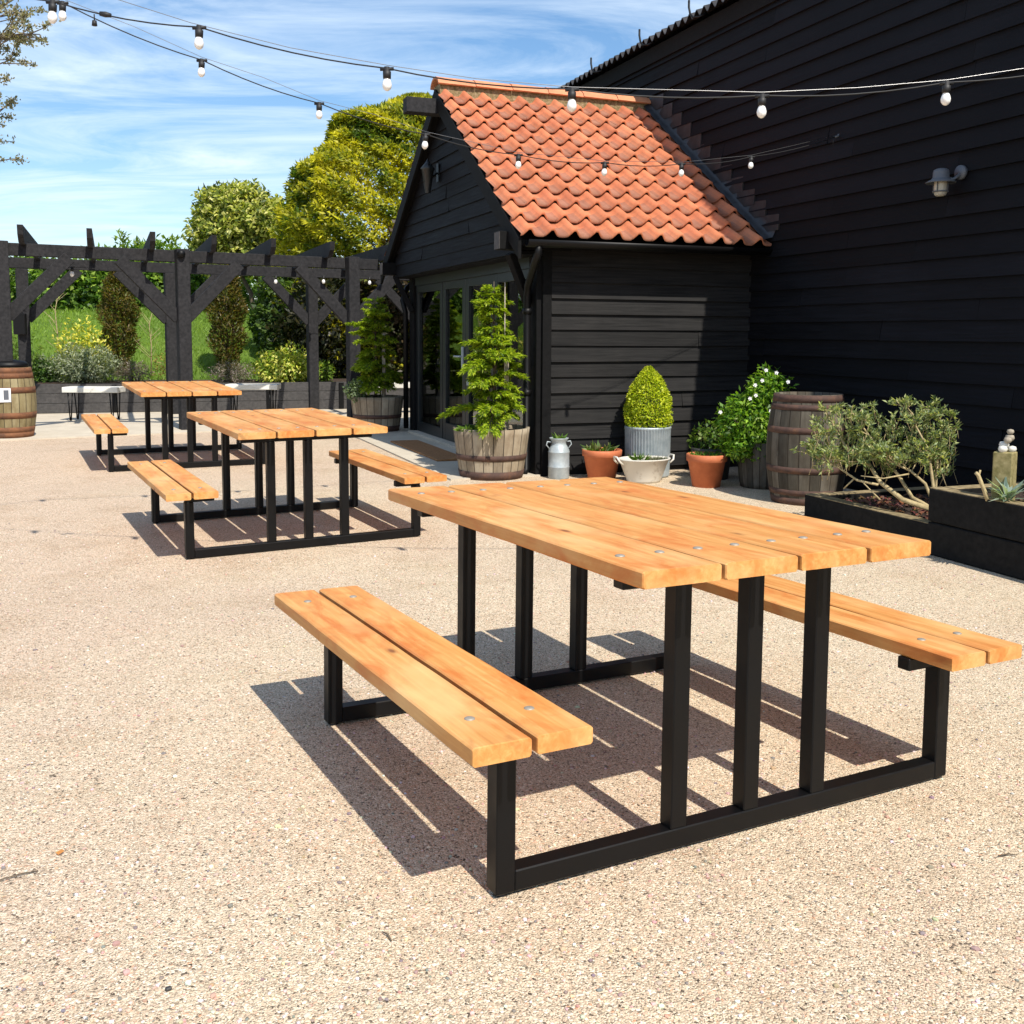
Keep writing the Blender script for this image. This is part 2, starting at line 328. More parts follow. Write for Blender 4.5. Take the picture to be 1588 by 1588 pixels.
m, t, b = mat('orange_rust', rough=.85); v = coords(t); setc(t, b, ramp(t, noise(t, v, 9, 6, .7), [(.3, (.07, .034, .02)), (.5, (.16, .065, .028)), (.68, (.24, .10, .04)), (.8, (.27, .20, .10))])); M['rust'] = m
m, t, b = mat('soil', rough=1); v = coords(t); setc(t, b, ramp(t, noise(t, v, 40, 5, .7), [(.3, (.015, .010, .007)), (.6, (.06, .035, .022)), (.8, (.14, .075, .05))])); bump(t, b, noise(t, v, 45, 5, .7), 1, .03); M['soil'] = m
m, t, b = mat('terracotta', rough=.75); v = coords(t); setc(t, b, ramp(t, noise(t, v, 7, 6, .65), [(.3, (.40, .105, .040)), (.6, (.52, .155, .062)), (.8, (.60, .24, .13))])); bump(t, b, noise(t, v, 90, 3), .1, .002); M['terracotta'] = m
m, t, b = mat('galvanised_zinc', rough=.5, metal=.25); v = coords(t); setc(t, b, ramp(t, noise(t, v, 11, 6, .7), [(.3, (.28, .33, .36)), (.6, (.42, .47, .49)), (.8, (.56, .59, .59))])); M['zinc'] = m
m, t, b = mat('chipped_enamel', rough=.4); v = coords(t); setc(t, b, mixc(t, ramp(t, noise(t, v, 8, 6, .7), [(.56, (0, 0, 0)), (.72, (.8, .8, .8))]), (.62, .59, .52), (.26, .20, .14))); M['enamel'] = m
m, t, b = mat('dark_pot', rough=.6); v = coords(t); setc(t, b, ramp(t, noise(t, v, 8, 5), [(.3, (.02, .02, .021)), (.7, (.06, .057, .055))])); M['darkpot'] = m
m, t, b = mat('white_stone_slab', rough=.6); v = coords(t); setc(t, b, ramp(t, noise(t, coords(t, (1, 8, 8)), 4, 5), [(.3, (.55, .53, .47)), (.7, (.74, .72, .66))])); M['slab'] = m
m, t, b = mat('coir', rough=1); v = coords(t, (1, 1, 1)); setc(t, b, ramp(t, noise(t, v, 45, 4, .7), [(.3, (.24, .11, .04)), (.7, (.44, .215, .085))])); bump(t, b, noise(t, v, 200, 3), .8, .008); M['coir'] = m
M['bulb'] = mat('opal_bulb', (.86, .86, .84), .18)[0]
M['rubber'] = mat('black_rubber', (.012, .012, .013), .6)[0]
M['wire'] = mat('galvanised_wire', (.30, .30, .30), .35, .8)[0]
m, t, b = mat('galv_lamp', (.11, .12, .135), .6, .2); M['lamp'] = m
M['lampglass'] = mat('lamp_glass', (.42, .40, .33), .1)[0]
M['white'] = mat('white_board', (.78, .78, .78), .5)[0]
M['ink'] = mat('printed_ink', (.10, .11, .13), .6)[0]
m, t, b = mat('bark', rough=.95); v = coords(t); setc(t, b, ramp(t, noise(t, v, 24, 5, .7), [(.3, (.06, .045, .03)), (.7, (.17, .13, .09))])); bump(t, b, noise(t, v, 30, 5), .6, .02); M['bark'] = m
m, t, b = mat('pale_bark', rough=.95); v = coords(t); setc(t, b, ramp(t, noise(t, v, 24, 5, .7), [(.3, (.26, .20, .10)), (.7, (.52, .42, .23))])); bump(t, b, noise(t, v, 60, 4), .4, .006); M['palebark'] = m
m, t, b = mat('leaves', rough=.5, spec=.4); c = attr(t); setc(t, b, c)
tl = t.nodes.new('ShaderNodeBsdfTranslucent'); t.links.new(mixc(t, 1.0, c, (1.5, 1.55, .6), 'MULTIPLY'), tl.inputs['Color']); ms = t.nodes.new('ShaderNodeMixShader'); ms.inputs[0].default_value = .38
t.links.new(b.outputs[0], ms.inputs[1]); t.links.new(tl.outputs[0], ms.inputs[2]); t.links.new(ms.outputs[0], t.nodes['Material Output'].inputs[0]); M['leaf'] = m
m, t, b = mat('lawn', rough=.95, spec=.2); v = coords(t); c = ramp(t, noise(t, v, 1.2, 6, .65), [(.3, (.075, .14, .018)), (.55, (.12, .20, .026)), (.75, (.17, .25, .045))]); setc(t, b, c); bump(t, b, noise(t, v, 40, 4, .7), .8, .05); M['lawn'] = m

# ------------------------------------------------------------------ leaf meshes
def leaf_mesh(name, pos, tip, nrm, ln, wd, cols, parent=None, fold=.25, m=None):
    """many small leaves: base point, tip direction, face normal, length, width, colour"""
    n = len(pos); tip = tip / (np.linalg.norm(tip, axis=1, keepdims=True) + 1e-9)
    side = np.cross(tip, nrm); side /= (np.linalg.norm(side, axis=1, keepdims=True) + 1e-9); nr = np.cross(side, tip)
    ln = np.broadcast_to(np.asarray(ln, float).reshape(-1, 1), (n, 1)); wd = np.broadcast_to(np.asarray(wd, float).reshape(-1, 1), (n, 1))
    V = np.empty((n, 4, 3)); V[:, 0] = pos; V[:, 1] = pos + tip * ln * .45 + side * wd * .5 + nr * wd * fold
    V[:, 2] = pos + tip * ln - nr * ln * .12; V[:, 3] = pos + tip * ln * .45 - side * wd * .5 + nr * wd * fold
    me = bpy.data.meshes.new(name); me.vertices.add(n * 4); me.vertices.foreach_set('co', V.ravel().astype(np.float32))
    me.loops.add(n * 4); me.loops.foreach_set('vertex_index', np.arange(n * 4, dtype=np.int32))
    me.polygons.add(n); me.polygons.foreach_set('loop_start', np.arange(0, n * 4, 4, dtype=np.int32)); me.polygons.foreach_set('loop_total', np.full(n, 4, np.int32))
    me.materials.append(m or M['leaf']); me.update(calc_edges=True)
    at = me.attributes.new('col', 'FLOAT_COLOR', 'FACE'); at.data.foreach_set('color', np.concatenate([cols, np.ones((n, 1))], 1).astype(np.float32).ravel())
    o = bpy.data.objects.new(name, me); COL.objects.link(o)
    if parent is not None: o.parent = parent
    return o
def unit(n):
    v = rng.normal(size=(n, 3)); return v / np.linalg.norm(v, axis=1, keepdims=True)
def lump(p, fr, seed=0):
    """cheap smooth pseudo noise in about -1..1"""
    q = p * fr; s = seed * 1.7
    return (np.sin(q[:, 0] * 1.9 + q[:, 1] * 1.3 + s) + np.sin(q[:, 1] * 2.3 - q[:, 2] * 1.7 + 2 * s) + np.sin(q[:, 2] * 2.1 + q[:, 0] * 1.1 - s) + np.sin((q[:, 0] + q[:, 1] + q[:, 2]) * 3.1 + s)) / 3.0
def pal(n, cs, w=None, jit=.18):
    cs = np.array(cs); k = rng.choice(len(cs), n, p=w); return np.clip(cs[k] * (1 + rng.normal(size=(n, 1)) * jit), .004, 1)
def ellip(n, c, r, shell=.35, seed=0, bumpy=.15, zmin=None):
    d = unit(n); f = 1 - shell * rng.random(n) ** 1.6
    f = f * (1 + bumpy * lump(d * 2.2, 1.6, seed)); p = np.array(c) + d * np.array(r) * f[:, None]
    if zmin is not None:
        k = p[:, 2] > zmin; return p[k], d[k]
    return p, d
def foliage(name, p, d, ln, wd, cols, parent=None, outw=.6, droop=0.0, fold=.25):
    n = len(p); tip = d * outw + unit(n) * .8; tip[:, 2] -= droop
    nr = d + unit(n) * .6 + np.array([0, 0, .5])
    return leaf_mesh(name, p, tip, nr, ln * (.7 + .6 * rng.random(n)), wd * (.7 + .6 * rng.random(n)), cols, parent, fold)

# ------------------------------------------------------------------ table poses and the ground
TABLES = [(0.333, 3.114, -1.0788, .012, .017, -.016), (-1.562, 6.843, -1.0772, -.0196, -.0099, .0035), (-3.419, 10.430, -1.0999, .0076, -.0204, -.002)]
def zg(x, y):
    num = 0.0; den = 0.35
    for (tx, ty, a, dz, tu, tv) in TABLES:
        dx, dy = x - tx, y - ty; u = dx * math.cos(a) + dy * math.sin(a); v = -dx * math.sin(a) + dy * math.cos(a)
        dd = max(0, math.hypot(dx, dy) - 1.0); w = math.exp(-(dd / .55) ** 2) * 6
        num += w * (dz + tu * max(-1.2, min(1.2, u)) + tv * max(-1.2, min(1.2, v))); den += w
    return num / den
HC = Vector((0.2395, 9.387, 0)); HA = 0.3629
AX = Vector((math.cos(HA), math.sin(HA), 0)); BX = Vector((-math.sin(HA), math.cos(HA), 0))
def H(a, b_, z=0): return HC + AX * a + BX * b_ + Vector((0, 0, z))
xs = sorted(set([-400, -120, -50, -25, -14] + [round(-9 + .16 * i, 3) for i in range(94)] + [8, 14, 30, 80, 400]))
ys = sorted(set([-300, -80, -20, -6] + [round(-1 + .16 * i, 3) for i in range(96)] + [16, 20, 30, 60, 150, 600]))
V = [(x, y, zg(x, y) if -9 < x < 6 and -1 < y < 14.3 else 0) for y in ys for x in xs]; nx = len(xs)
g = MB(); g.add(V, [(j * nx + i, j * nx + i + 1, (j + 1) * nx + i + 1, (j + 1) * nx + i) for j in range(len(ys) - 1) for i in range(nx - 1)], smooth=True)
tag(g.build('ground', M['gravel']), kind='structure')
# paved strip under the pergola and along the hut doors
g = MB(); poly = [(-12.0, 8.9), (-5.83, 12.37), (-4.2, 13.29), (-2.62, 14.15), (-1.87, 12.56)]
p1 = H(-.85, 3.7); poly[-1] = (p1.x, p1.y); p2 = H(-.85, -.02); p3 = H(.02, -.02); p4 = H(.02, 4.6)
poly += [(p2.x, p2.y), (p3.x, p3.y), (p4.x, p4.y), (-1.0, 18.3), (-13, 14.5)]
n = len(poly); g.add([(x, y, .016) for x, y in poly] + [(x, y, -.1) for x, y in poly], [tuple(range(n))] + [((i + 1) % n, i, n + i, n + (i + 1) % n) for i in range(n)])
tag(g.build('pavement', M['concrete']), kind='structure')
# loose stones on the gravel
g = MB(); ico = [(0, 0, 1), (.89, 0, .45), (.28, .85, .45), (-.72, .53, .45), (-.72, -.53, .45), (.28, -.85, .45), (.72, .53, -.45), (-.28, .85, -.45), (-.89, 0, -.45), (-.28, -.85, -.45), (.72, -.53, -.45), (0, 0, -1)]
icf = [(0, 1, 2), (0, 2, 3), (0, 3, 4), (0, 4, 5), (0, 5, 1), (1, 6, 2), (2, 7, 3), (3, 8, 4), (4, 9, 5), (5, 10, 1), (6, 7, 2), (7, 8, 3), (8, 9, 4), (9, 10, 5), (10, 6, 1), (11, 7, 6), (11, 8, 7), (11, 9, 8), (11, 10, 9), (11, 6, 10)]
pc = [(.50, .40, .31), (.62, .54, .45), (.74, .69, .62), (.40, .27, .20), (.24, .21, .19), (.55, .37, .28), (.66, .50, .38)]
for i in range(7500):
    y = 1.6 + 5.4 * rnd.random() ** 1.5; x = (rnd.random() * 2 - 1) * (.56 * y + .1); s = rnd.uniform(.0022, .0052) * (1 + .6 * (rnd.random() < .05))
    a = rnd.random() * 6.28; ca, sa = math.cos(a), math.sin(a); sx, sy, sz = s * rnd.uniform(.8, 1.5), s, s * rnd.uniform(.5, .8); z = zg(x, y) + sz * .35
    g.add([(x + (p[0] * ca * sx - p[1] * sa * sy), y + (p[0] * sa * sx + p[1] * ca * sy), z + p[2] * sz) for p in ico], icf, tuple(c * rnd.uniform(.8, 1.1) for c in rnd.choice(pc)))
tag(g.build('loose_stones', M['pebble']), 'loose pink and grey stones scattered over the gravel yard', 'gravel', kind='stuff')

# ------------------------------------------------------------------ barn (hut coordinates: a into the barn, b along its wall)
LE = 2.272
def weatherboards(g, ext, z0, z1, pitch, along, n0, nsign, seg=(2.6, 4.2), jit=.2, th=.024):
    """feather-edge boards; ext(z) gives the two ends at height z; along 'a' or 'b'; n0 = plane; nsign outward direction"""
    r = random.Random(5); z = z0
    while z < z1 - .02:
        h = min(pitch + .022, z1 + .03 - z); lo0, hi0 = ext(z); lo1, hi1 = ext(min(z + h, z1 + .03))
        cuts = [0.0]
        L = max(hi0 - lo0, .01); p = r.uniform(.3, 1) * seg[1]
        while p < L - .5: cuts.append(p / L); p += r.uniform(*seg)
        cuts.append(1.0)
        for k in range(len(cuts) - 1):
            c0, c1 = cuts[k], cuts[k + 1] - (.003 / L if k < len(cuts) - 2 else 0)
            t0 = th + r.uniform(-.004, .005); t1 = .006 + r.uniform(0, .004); dz = [r.uniform(-.004, .004) for _ in range(2)]
            pts = []
            nn = 5
            for q in range(nn + 1):
                f = c0 + (c1 - c0) * q / nn; xb = lo0 + (hi0 - lo0) * f; xt = lo1 + (hi1 - lo1) * f; w = r.uniform(-.0018, .0018)
                zb = z + dz[0] + (dz[1] - dz[0]) * q / nn
                for (x, nv_, zz_) in ((xb, 0, zb), (xb, t0 + w, zb), (xb, t0 + w - .001, zb + .004), (xt, t1, z + h), (xt, 0, z + h)):
                    nv2 = n0 + nsign * nv_
                    pts.append((x, nv2, zz_) if along == 'a' else (nv2, x, zz_))
            F = []
            for q in range(nn):
                for e in range(4): F.append((q * 5 + e, (q + 1) * 5 + e, (q + 1) * 5 + e + 1, q * 5 + e + 1))
            F += [(0, 1, 2, 3, 4), tuple(nn * 5 + e for e in (4, 3, 2, 1, 0))]
            s = r.uniform(1 - jit, 1 + jit); g.add(pts, F, (s, s, s))
        z += pitch
barn = thing('barn', 'tall black weatherboarded barn with corrugated roof edge behind the tiled hut', 'barn', HC, HA)
BE = 4.60
g = MB(); g.box((LE, -11.8, 0), (LE + 7.0, 9.0, BE), (1, 1, 1))
weatherboards(g, lambda z: (-11.8, 9.0), .04, BE - .16, .155, 'b', LE, -1, (2.6, 4.2), .32, .036)
g.build('wall', M['tar_y'], barn)
g = MB(); g.box((LE - .05, -11.8, BE - .17), (LE - .002, 9.0, BE + .005)); g.build('fascia_board', M['black_trim'], barn)
g = MB()
nb = int(21.4 / .146 * 10); V = []; F = []
for i in range(nb + 1):
    bb = -12.1 + i * .0146; w = .034 * math.cos(2 * PI * i / 10)
    for (aa, zz_) in ((LE - .16, BE + .045), (LE - .16, BE + .052), (LE + 3.6, BE + 1.30), (LE + 7.3, BE + .05)): V.append((aa, bb, zz_ + w + (0 if zz_ != BE + .045 else -.003)))
for i in range(nb): 
    for e in range(3): F.append((i * 4 + e, i * 4 + e + 1, (i + 1) * 4 + e + 1, (i + 1) * 4 + e))
g.add(V, F, smooth=True); g.build('roof', M['corrug'], barn)
g = MB(); g.add([(LE + .02, 9.0, BE), (LE + 6.98, 9.0, BE), (LE + 3.6, 9.0, BE + 1.25), (LE + .02, -11.8, BE), (LE + 6.98, -11.8, BE), (LE + 3.6, -11.8, BE + 1.25)], [(0, 1, 2), (5, 4, 3)]) if False else None
for yy, fl in ((9.0, (0, 1, 2)), (-11.8, (2, 1, 0))):
    g = MB(); g.add([(LE + .02, yy, BE), (LE + 6.98, yy, BE), (LE + 3.6, yy, BE + 1.25)], [fl]); g.build('gable_end', M['black_trim'], barn)
for bb in (.95, 2.05, 3.35):
    g = MB(); pts = [(LE - .14, bb, BE + .02)]
    for k in range(8):
        a_ = -PI / 2 + k * PI / 9; pts.append((LE - .22 - .06 * math.sin(k * .25), bb + .0, BE + .02 + .018 * k))
    g.tube([(LE - .10, bb - .16, BE + .03), (LE - .17, bb - .13, BE - .01), (LE - .20, bb - .06, BE + .0), (LE - .2, bb, BE + .05), (LE - .2, bb + .03, BE + .13), (LE - .2, bb + .03, BE + .2)], .012, 6); g.build('gutter_bracket', M['gutter'], barn)

# ------------------------------------------------------------------ hut
hut = thing('timber_hut', 'small black timber hut with orange pantile roof and glazed doors joined to the barn', 'hut', HC, HA)
HW = 4.47; RZ = 3.92; EZ = 2.17; EB = -.27; OA = -.30
SL = (RZ - EZ) / (HW / 2 - EB)
def roof_z(b_): return EZ + SL * (min(b_, HW - b_) - EB)
g = MB(); weatherboards(g, lambda z: (.115, LE), .05, roof_z(0) - .1, .145, 'a', 0.0, -1, (3.5, 4.6), .16, .033); g.box((.1, 0.0, 0), (LE, .10, roof_z(0) - .06), (1, 1, 1))
g.build('side_wall', M['tar_x'], hut)
g = MB(); g.box((0.1, HW - .1, 0), (LE, HW, roof_z(0) - .06)); g.build('back_wall', M['black_trim'], hut)
# gable cladding
g = MB(); GA = -.20
def gext(z):
    bb = EB + (z - EZ) / SL + .05; return (max(bb, -.06), min(HW - bb, HW + .06))
weatherboards(g, gext, 2.04, RZ - .12, .15, 'b', GA, -1, (2.2, 4.4), .2, .026)
zs = 2.04
g.add([(GA, -.06, 2.05), (GA, HW + .06, 2.05), (GA, HW + .06, roof_z(-.06) - .03), (GA, HW / 2, RZ - .06), (GA, -.06, roof_z(-.06) - .03)], [(0, 1, 2, 3, 4)], (.8, .8, .8))
g.box((GA, -.06, 2.03), (.02, HW + .06, 2.06), (.8, .8, .8))
g.build('gable_wall', M['tar_g'], hut)
for sgn in (0, 1):
    g = MB(); f = (lambda b_: b_) if not sgn else (lambda b_: HW - b_)
    pts = [(OA, f(EB - .03), EZ - .03), (OA, f(HW / 2), RZ + .01)]
    x0 = OA - .028
    A = [(EB - .05, EZ - .20), (HW / 2, RZ - .145), (HW / 2, RZ + .035), (EB - .05, EZ - .02)]
    V = [(x0, f(p[0]), p[1]) for p in A] + [(OA, f(p[0]), p[1]) for p in A]
    g.add(V, [(0, 1, 2, 3), (7, 6, 5, 4), (0, 4, 5, 1), (1, 5, 6, 2), (2, 6, 7, 3), (3, 7, 4, 0)]); g.build('barge_board', M['black_trim'], hut)
# soffit under the verge and eaves
g = MB()
for f in ((lambda b_: b_), (lambda b_: HW - b_)):
    V = [(OA, f(EB), EZ - .03), (LE, f(EB), EZ - .03), (LE, f(HW / 2), RZ - .035), (OA, f(HW / 2), RZ - .035)]; V += [(p[0], p[1], p[2] - .05) for p in V]
    g.add(V, [(0, 1, 2, 3), (7, 6, 5, 4), (0, 4, 5, 1), (1, 5, 6, 2), (3, 2, 6, 7), (0, 3, 7, 4)])
roofdeck = g.build('roof', M['black_trim'], hut)
# pantiles
rt_ = random.Random(3)
def pantiles(f):
    g = MB(); NR = 11; p = .205; NC = int(round((LE - .03 - OA + .02) / p)); p = (LE - .03 - OA + .02) / NC; SLN = math.hypot(HW / 2 - EB, RZ - EZ) + .02; rl = SLN / NR
    ub = (HW / 2 - EB) / SLN; uz = (RZ - EZ) / SLN; nbv = (-uz, ub)
    def prof(x):
        x = x % 1.0; return .5 - .5 * math.cos(2 * PI * (x - .12 * math.sin(2 * PI * x)))
    for r in range(NR):
        s0 = r * rl - .07; s1 = (r + 1) * rl + .02
        for c in range(NC):
            lift = rt_.uniform(-.0015, .002); sh = rt_.uniform(-.005, .005); k = 10; V = []
            base = rt_.choice([(.59, .20, .092), (.605, .21, .098), (.57, .188, .088), (.615, .222, .108), (.55, .178, .085)]); q = rt_.uniform(.86, 1.08); col = tuple(x * q for x in base)
            for (s, l0, th) in ((s0 + sh, .064 + lift, -.026), (s0 + sh, .064 + lift, 0), ((s0 + s1) / 2, .030 + lift, 0), (s1, .002, 0)):
                for i in range(k + 1):
                    x = i / k; aa = OA - .02 + (c + x * 1.02) * p; h = .072 * prof(x + .15) + l0 + th
                    V.append((aa, f(EB + ub * s + nbv[0] * h), EZ + uz * s + nbv[1] * h))
            F = [(j * (k + 1) + i, j * (k + 1) + i + 1, (j + 1) * (k + 1) + i + 1, (j + 1) * (k + 1) + i) for j in range(3) for i in range(k)]
            g.add(V, F, col, True)
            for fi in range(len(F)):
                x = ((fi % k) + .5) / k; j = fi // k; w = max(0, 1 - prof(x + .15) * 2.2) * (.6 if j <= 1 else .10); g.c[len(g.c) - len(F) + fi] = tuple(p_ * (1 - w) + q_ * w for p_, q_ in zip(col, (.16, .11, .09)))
    return g
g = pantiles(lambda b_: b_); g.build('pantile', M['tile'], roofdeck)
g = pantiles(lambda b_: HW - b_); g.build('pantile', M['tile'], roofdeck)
g = MB(); g.box((OA, HW / 2 - .118, RZ - .10), (LE, HW / 2 + .118, RZ + .075)); g.build('mortar_bed', M['moss'], roofdeck)
a0 = OA - .03
for k in range(6):
    a1 = a0 + (LE - .03 - OA + .03) / 6; g = MB(); V = []
    for aa in (a0, a1 - .006):
        for i in range(9):
            th = PI * (.08 + .84 * i / 8); V.append((aa, HW / 2 + .168 * math.cos(th), RZ + .035 + .125 * math.sin(th) + (.006 if aa == a0 else 0)))
        for i in range(9):
            th = PI * (.92 - .84 * i / 8); V.append((aa, HW / 2 + .150 * math.cos(th), RZ + .033 + .107 * math.sin(th)))
    g.add(V, [(i, (i + 1) % 18, 18 + (i + 1) % 18, 18 + i) for i in range(18)] + [tuple(range(17, -1, -1)), tuple(range(18, 36))], (.66 * rt_.uniform(.85, 1.05), .26, .13), False)
    g.build('ridge_tile', M['tile'], roofdeck); a0 = a1
# lead flashing: roof strip and stepped pieces on the barn boards
g = MB(); ub = HW / 2 - EB; L_ = math.hypot(ub, RZ - EZ)
def rp(a_, s, h): return (a_, EB + ub / L_ * s - (RZ - EZ) / L_ * h, EZ + (RZ - EZ) / L_ * s + ub / L_ * h)
nS = 14
for i in range(nS):
    s0, s1 = L_ * i / nS - (.05 if i == 0 else 0), L_ * (i + 1) / nS; w = rt_.uniform(-.004, .004)
    V = [rp(LE - .115, s0, .095 + w), rp(LE - .08, s0, .112), rp(LE - .032, s0, .125), rp(LE - .030, s0, .22), rp(LE - .115, s1, .095 + w), rp(LE - .08, s1, .112 + w), rp(LE - .032, s1, .125), rp(LE - .030, s1, .22)]
    g.add(V, [(0, 1, 5, 4), (1, 2, 6, 5), (2, 3, 7, 6)], smooth=True)
g.build('lead_flashing', M['lead'], hut)
for i in range(12):
    s = L_ * (i + .35) / 12.2; c = rp(LE, s, .17); g = MB(); d = rt_.uniform(-.015, .015)
    z0 = c[2] - .05 + d; b0 = c[1] - .17 + d; x_ = LE - .034 - .0012 * (i % 3)
    g.add([(x_, b0, z0), (x_, c[1] + .10, z0 + .0), (x_ + .006, c[1] + .14, z0 + .16), (x_ + .006, b0 + .0, z0 + .15), (x_ + .02, b0, z0), (x_ + .02, b0, z0 + .15)], [(0, 1, 2, 3), (0, 3, 5, 4)]); g.build('flashing_step', M['lead_step'], hut)
# gutter and downpipe
g = MB(); V = []; nG = 8
for aa in (OA + .05, LE - .03):
    for i in range(nG + 1):
        th = PI + PI * i / nG; V.append((aa, EB - .05 + .062 * math.cos(th), EZ - .035 + .062 * math.sin(th)))
    for i in range(nG + 1):
        th = 2 * PI - PI * i / nG; V.append((aa, EB - .05 + .055 * math.cos(th), EZ - .033 + .055 * math.sin(th)))
m_ = 2 * nG + 2
g.add(V, [(i, (i + 1) % m_, m_ + (i + 1) % m_, m_ + i) for i in range(m_)] + [tuple(range(m_ - 1, -1, -1)), tuple(range(m_, 2 * m_))], smooth=True)
g.build('gutter', M['gutter'], hut)
g = MB(); g.tube([(-.14, EB - .05, EZ - .07), (-.14, EB - .05, EZ - .15), (-.145, EB - .0, EZ - .21), (-.085, .06, 1.76), (-.075, .10, 1.66), (-.075, .10, 1.5), (-.075, .10, .06), (-.11, .07, .02)], .034, 10)
for z in (1.5, .75): g.tube([(-.075, .10, z), (-.075, .10, z + .05)], .042, 10)
g.build('downpipe', M['gutter'], hut)
g = MB(); g.tube([(.2, HW + .25, EZ - .1), (.0, HW + .2, EZ - .25), (-.1, HW + .05, 1.75), (-.06, HW + .05, 1.6), (-.06, HW + .05, .05)], .034, 10); g.build('downpipe', M['gutter'], hut)
# posts, beam ends, braces
for b0, b1 in ((.0, .20), (HW - .20, HW)):
    g = MB(); g.box((-.02, b0 + (.006 if b0 == 0 else 0), 0), (.118, b1, 2.03), bev=.006); g.build('corner_post', M['black_trim'], hut)
g = MB(); g.box((.03, -.030, 0), (.115, -.001, roof_z(0) - .12)); g.build('corner_board', M['black_trim'], hut)
for b0 in (.02, HW - .02):
    g = MB(); g.box((-.40, b0 - .075, 2.07), (.3, b0 + .075, 2.23), bev=.004); e = g.build('beam_end', M['black_trim'], hut)
    g = MB(); g.box((-.404, b0 - .07, 2.075), (-.4005, b0 + .07, 2.225)); g.build('end_face', M['end_grain'], e)
    s_ = 1 if b0 < 1 else -1
    g = MB(); g.bar((-.03, b0 + s_ * .16, 1.60), (-.24, b0 + s_ * .10, 2.05), .08, .07); g.build('knee_brace', M['black_trim'], hut)
g = MB(); g.box((-.66, HW / 2 - .08, RZ - .24), (-.1, HW / 2 + .08, RZ - .08), bev=.005); g.build('ridge_beam', M['pergola'], hut)
# glazed front: head, threshold, two fixed lights and two door leaves
g = MB(); g.box((.0, .2, 1.93), (.1, HW - .2, 2.03)); g.build('door_head', M['frame'], hut)
g = MB(); g.box((-.10, .2, .0), (.1, HW - .2, .045), bev=.004); g.build('threshold', M['concrete'], hut)
def glazed(name, b0, b1, st, rail, extra=None, off=0.0):
    g = MB(); a_, c_ = .015 + off, .075 + off; z0, z1 = .048, 1.928
    g.box((a_, b0, z0), (c_, b0 + st, z1), bev=.003); g.box((a_, b1 - st, z0), (c_, b1, z1), bev=.003)
    g.box((a_ + .002, b0 + st, z0), (c_ - .002, b1 - st, z0 + rail)); g.box((a_ + .002, b0 + st, z1 - .09), (c_ - .002, b1 - st, z1))
    o = g.build(name, M['frame'], hut)
    g = MB(); g.box((.043 + off, b0 + st, z0 + rail), (.047 + off, b1 - st, z1 - .09)); g.build('glass_pane', M['glass'], o); return o
glazed('window', 3.10, 4.26, .09, .12); glazed('window', .21, 1.25, .09, .12)
dl = glazed('door', 2.22, 3.09, .11, .2, off=.005); dr = glazed('door', 1.26, 2.21, .11, .2, off=.005)
g = MB(); g.box((-.005, 2.255, .93), (.019, 2.295, 1.17), bev=.004); g.tube([(-.03, 2.275, 1.06), (-.05, 2.275, 1.06), (-.055, 2.40, 1.06)], .011, 8); g.tube([(.0, 2.275, 1.06), (-.05, 2.275, 1.06)], .011, 8); g.build('handle', M['zinc'], dl)
g = MB(); g.box((.008, 1.95, .74), (.02, 2.14, .80), bev=.003); g.build('letter_plate', M['zinc'], dr)
g = MB(); g.box((1.2, .12, .04), (1.25, HW - .12, 2.4)); g.box((.12, .12, .0), (LE - .1, HW - .12, .035)); g.box((.12, .12, 2.06), (1.25, HW - .12, 2.1)); g.build('interior', M['room'], hut)

# ------------------------------------------------------------------ lamps on the walls
lw = thing('wall_lamp', 'grey hat-shaped lamp with glass jar fixed to the dark barn boards', 'wall lamp', H(LE - .03, -2.72, 2.47), HA)
g = MB(); 
g.tube([(0, 0, .045), (-.025, 0, .045)], .052, 20); g.tube([(-.02, .0, .03), (-.06, .02, -.005), (-.09, .035, .0), (-.105, .05, .03)], .012, 8); g.build('wall_plate', M['lamp'], lw)
g = MB(); cx, cy = -.125, .075
g.lathe([(.0, .078), (.035, .076), (.052, .066), (.058, .045), (.058, .012), (.070, -.002), (.108, -.024), (.105, -.030), (.07, -.008), (.05, .0), (0, .0)], 28, (cx, cy, 0)); g.build('lamp_shade', M['lamp'], lw)
g = MB(); g.lathe([(.046, -.01), (.048, -.09), (.042, -.115), (.02, -.125), (0, -.126)], 18, (cx, cy, 0)); g.build('glass_jar', M['lampglass'], lw)
g = MB()
for k in range(4):
    a_ = k * PI / 2 + .4; g.tube([(cx + .054 * math.cos(a_), cy + .054 * math.sin(a_), .0), (cx + .054 * math.cos(a_), cy + .054 * math.sin(a_), -.10)], .004, 5)
g.lathe([(.050, -.085), (.057, -.088), (.057, -.093), (.050, -.096)], 18, (cx, cy, 0)); g.build('cage', M['lamp'], lw)
ll = thing('wall_lantern', 'black tapered coach lantern high on the hut gable', 'lantern', H(GA - .03, 2.43, 2.9), HA)
g = MB(); g.box((-.01, -.04, .1), (.0, .04, .3)); g.tube([(-.005, 0, .2), (-.08, 0, .14), (-.12, 0, .2)], .01, 8); g.build('bracket', M['gutter'], ll)
g = MB(); g.lathe([(.035, .0), (.04, .02), (.07, .22), (.085, .235), (.03, .30), (.012, .33), (.0, .35)], 6, (-.12, 0, .0)); g.lathe([(.03, -.03), (.035, 0)], 6, (-.12, 0, 0), closed=True); g.build('lantern_body', M['frame'], ll)

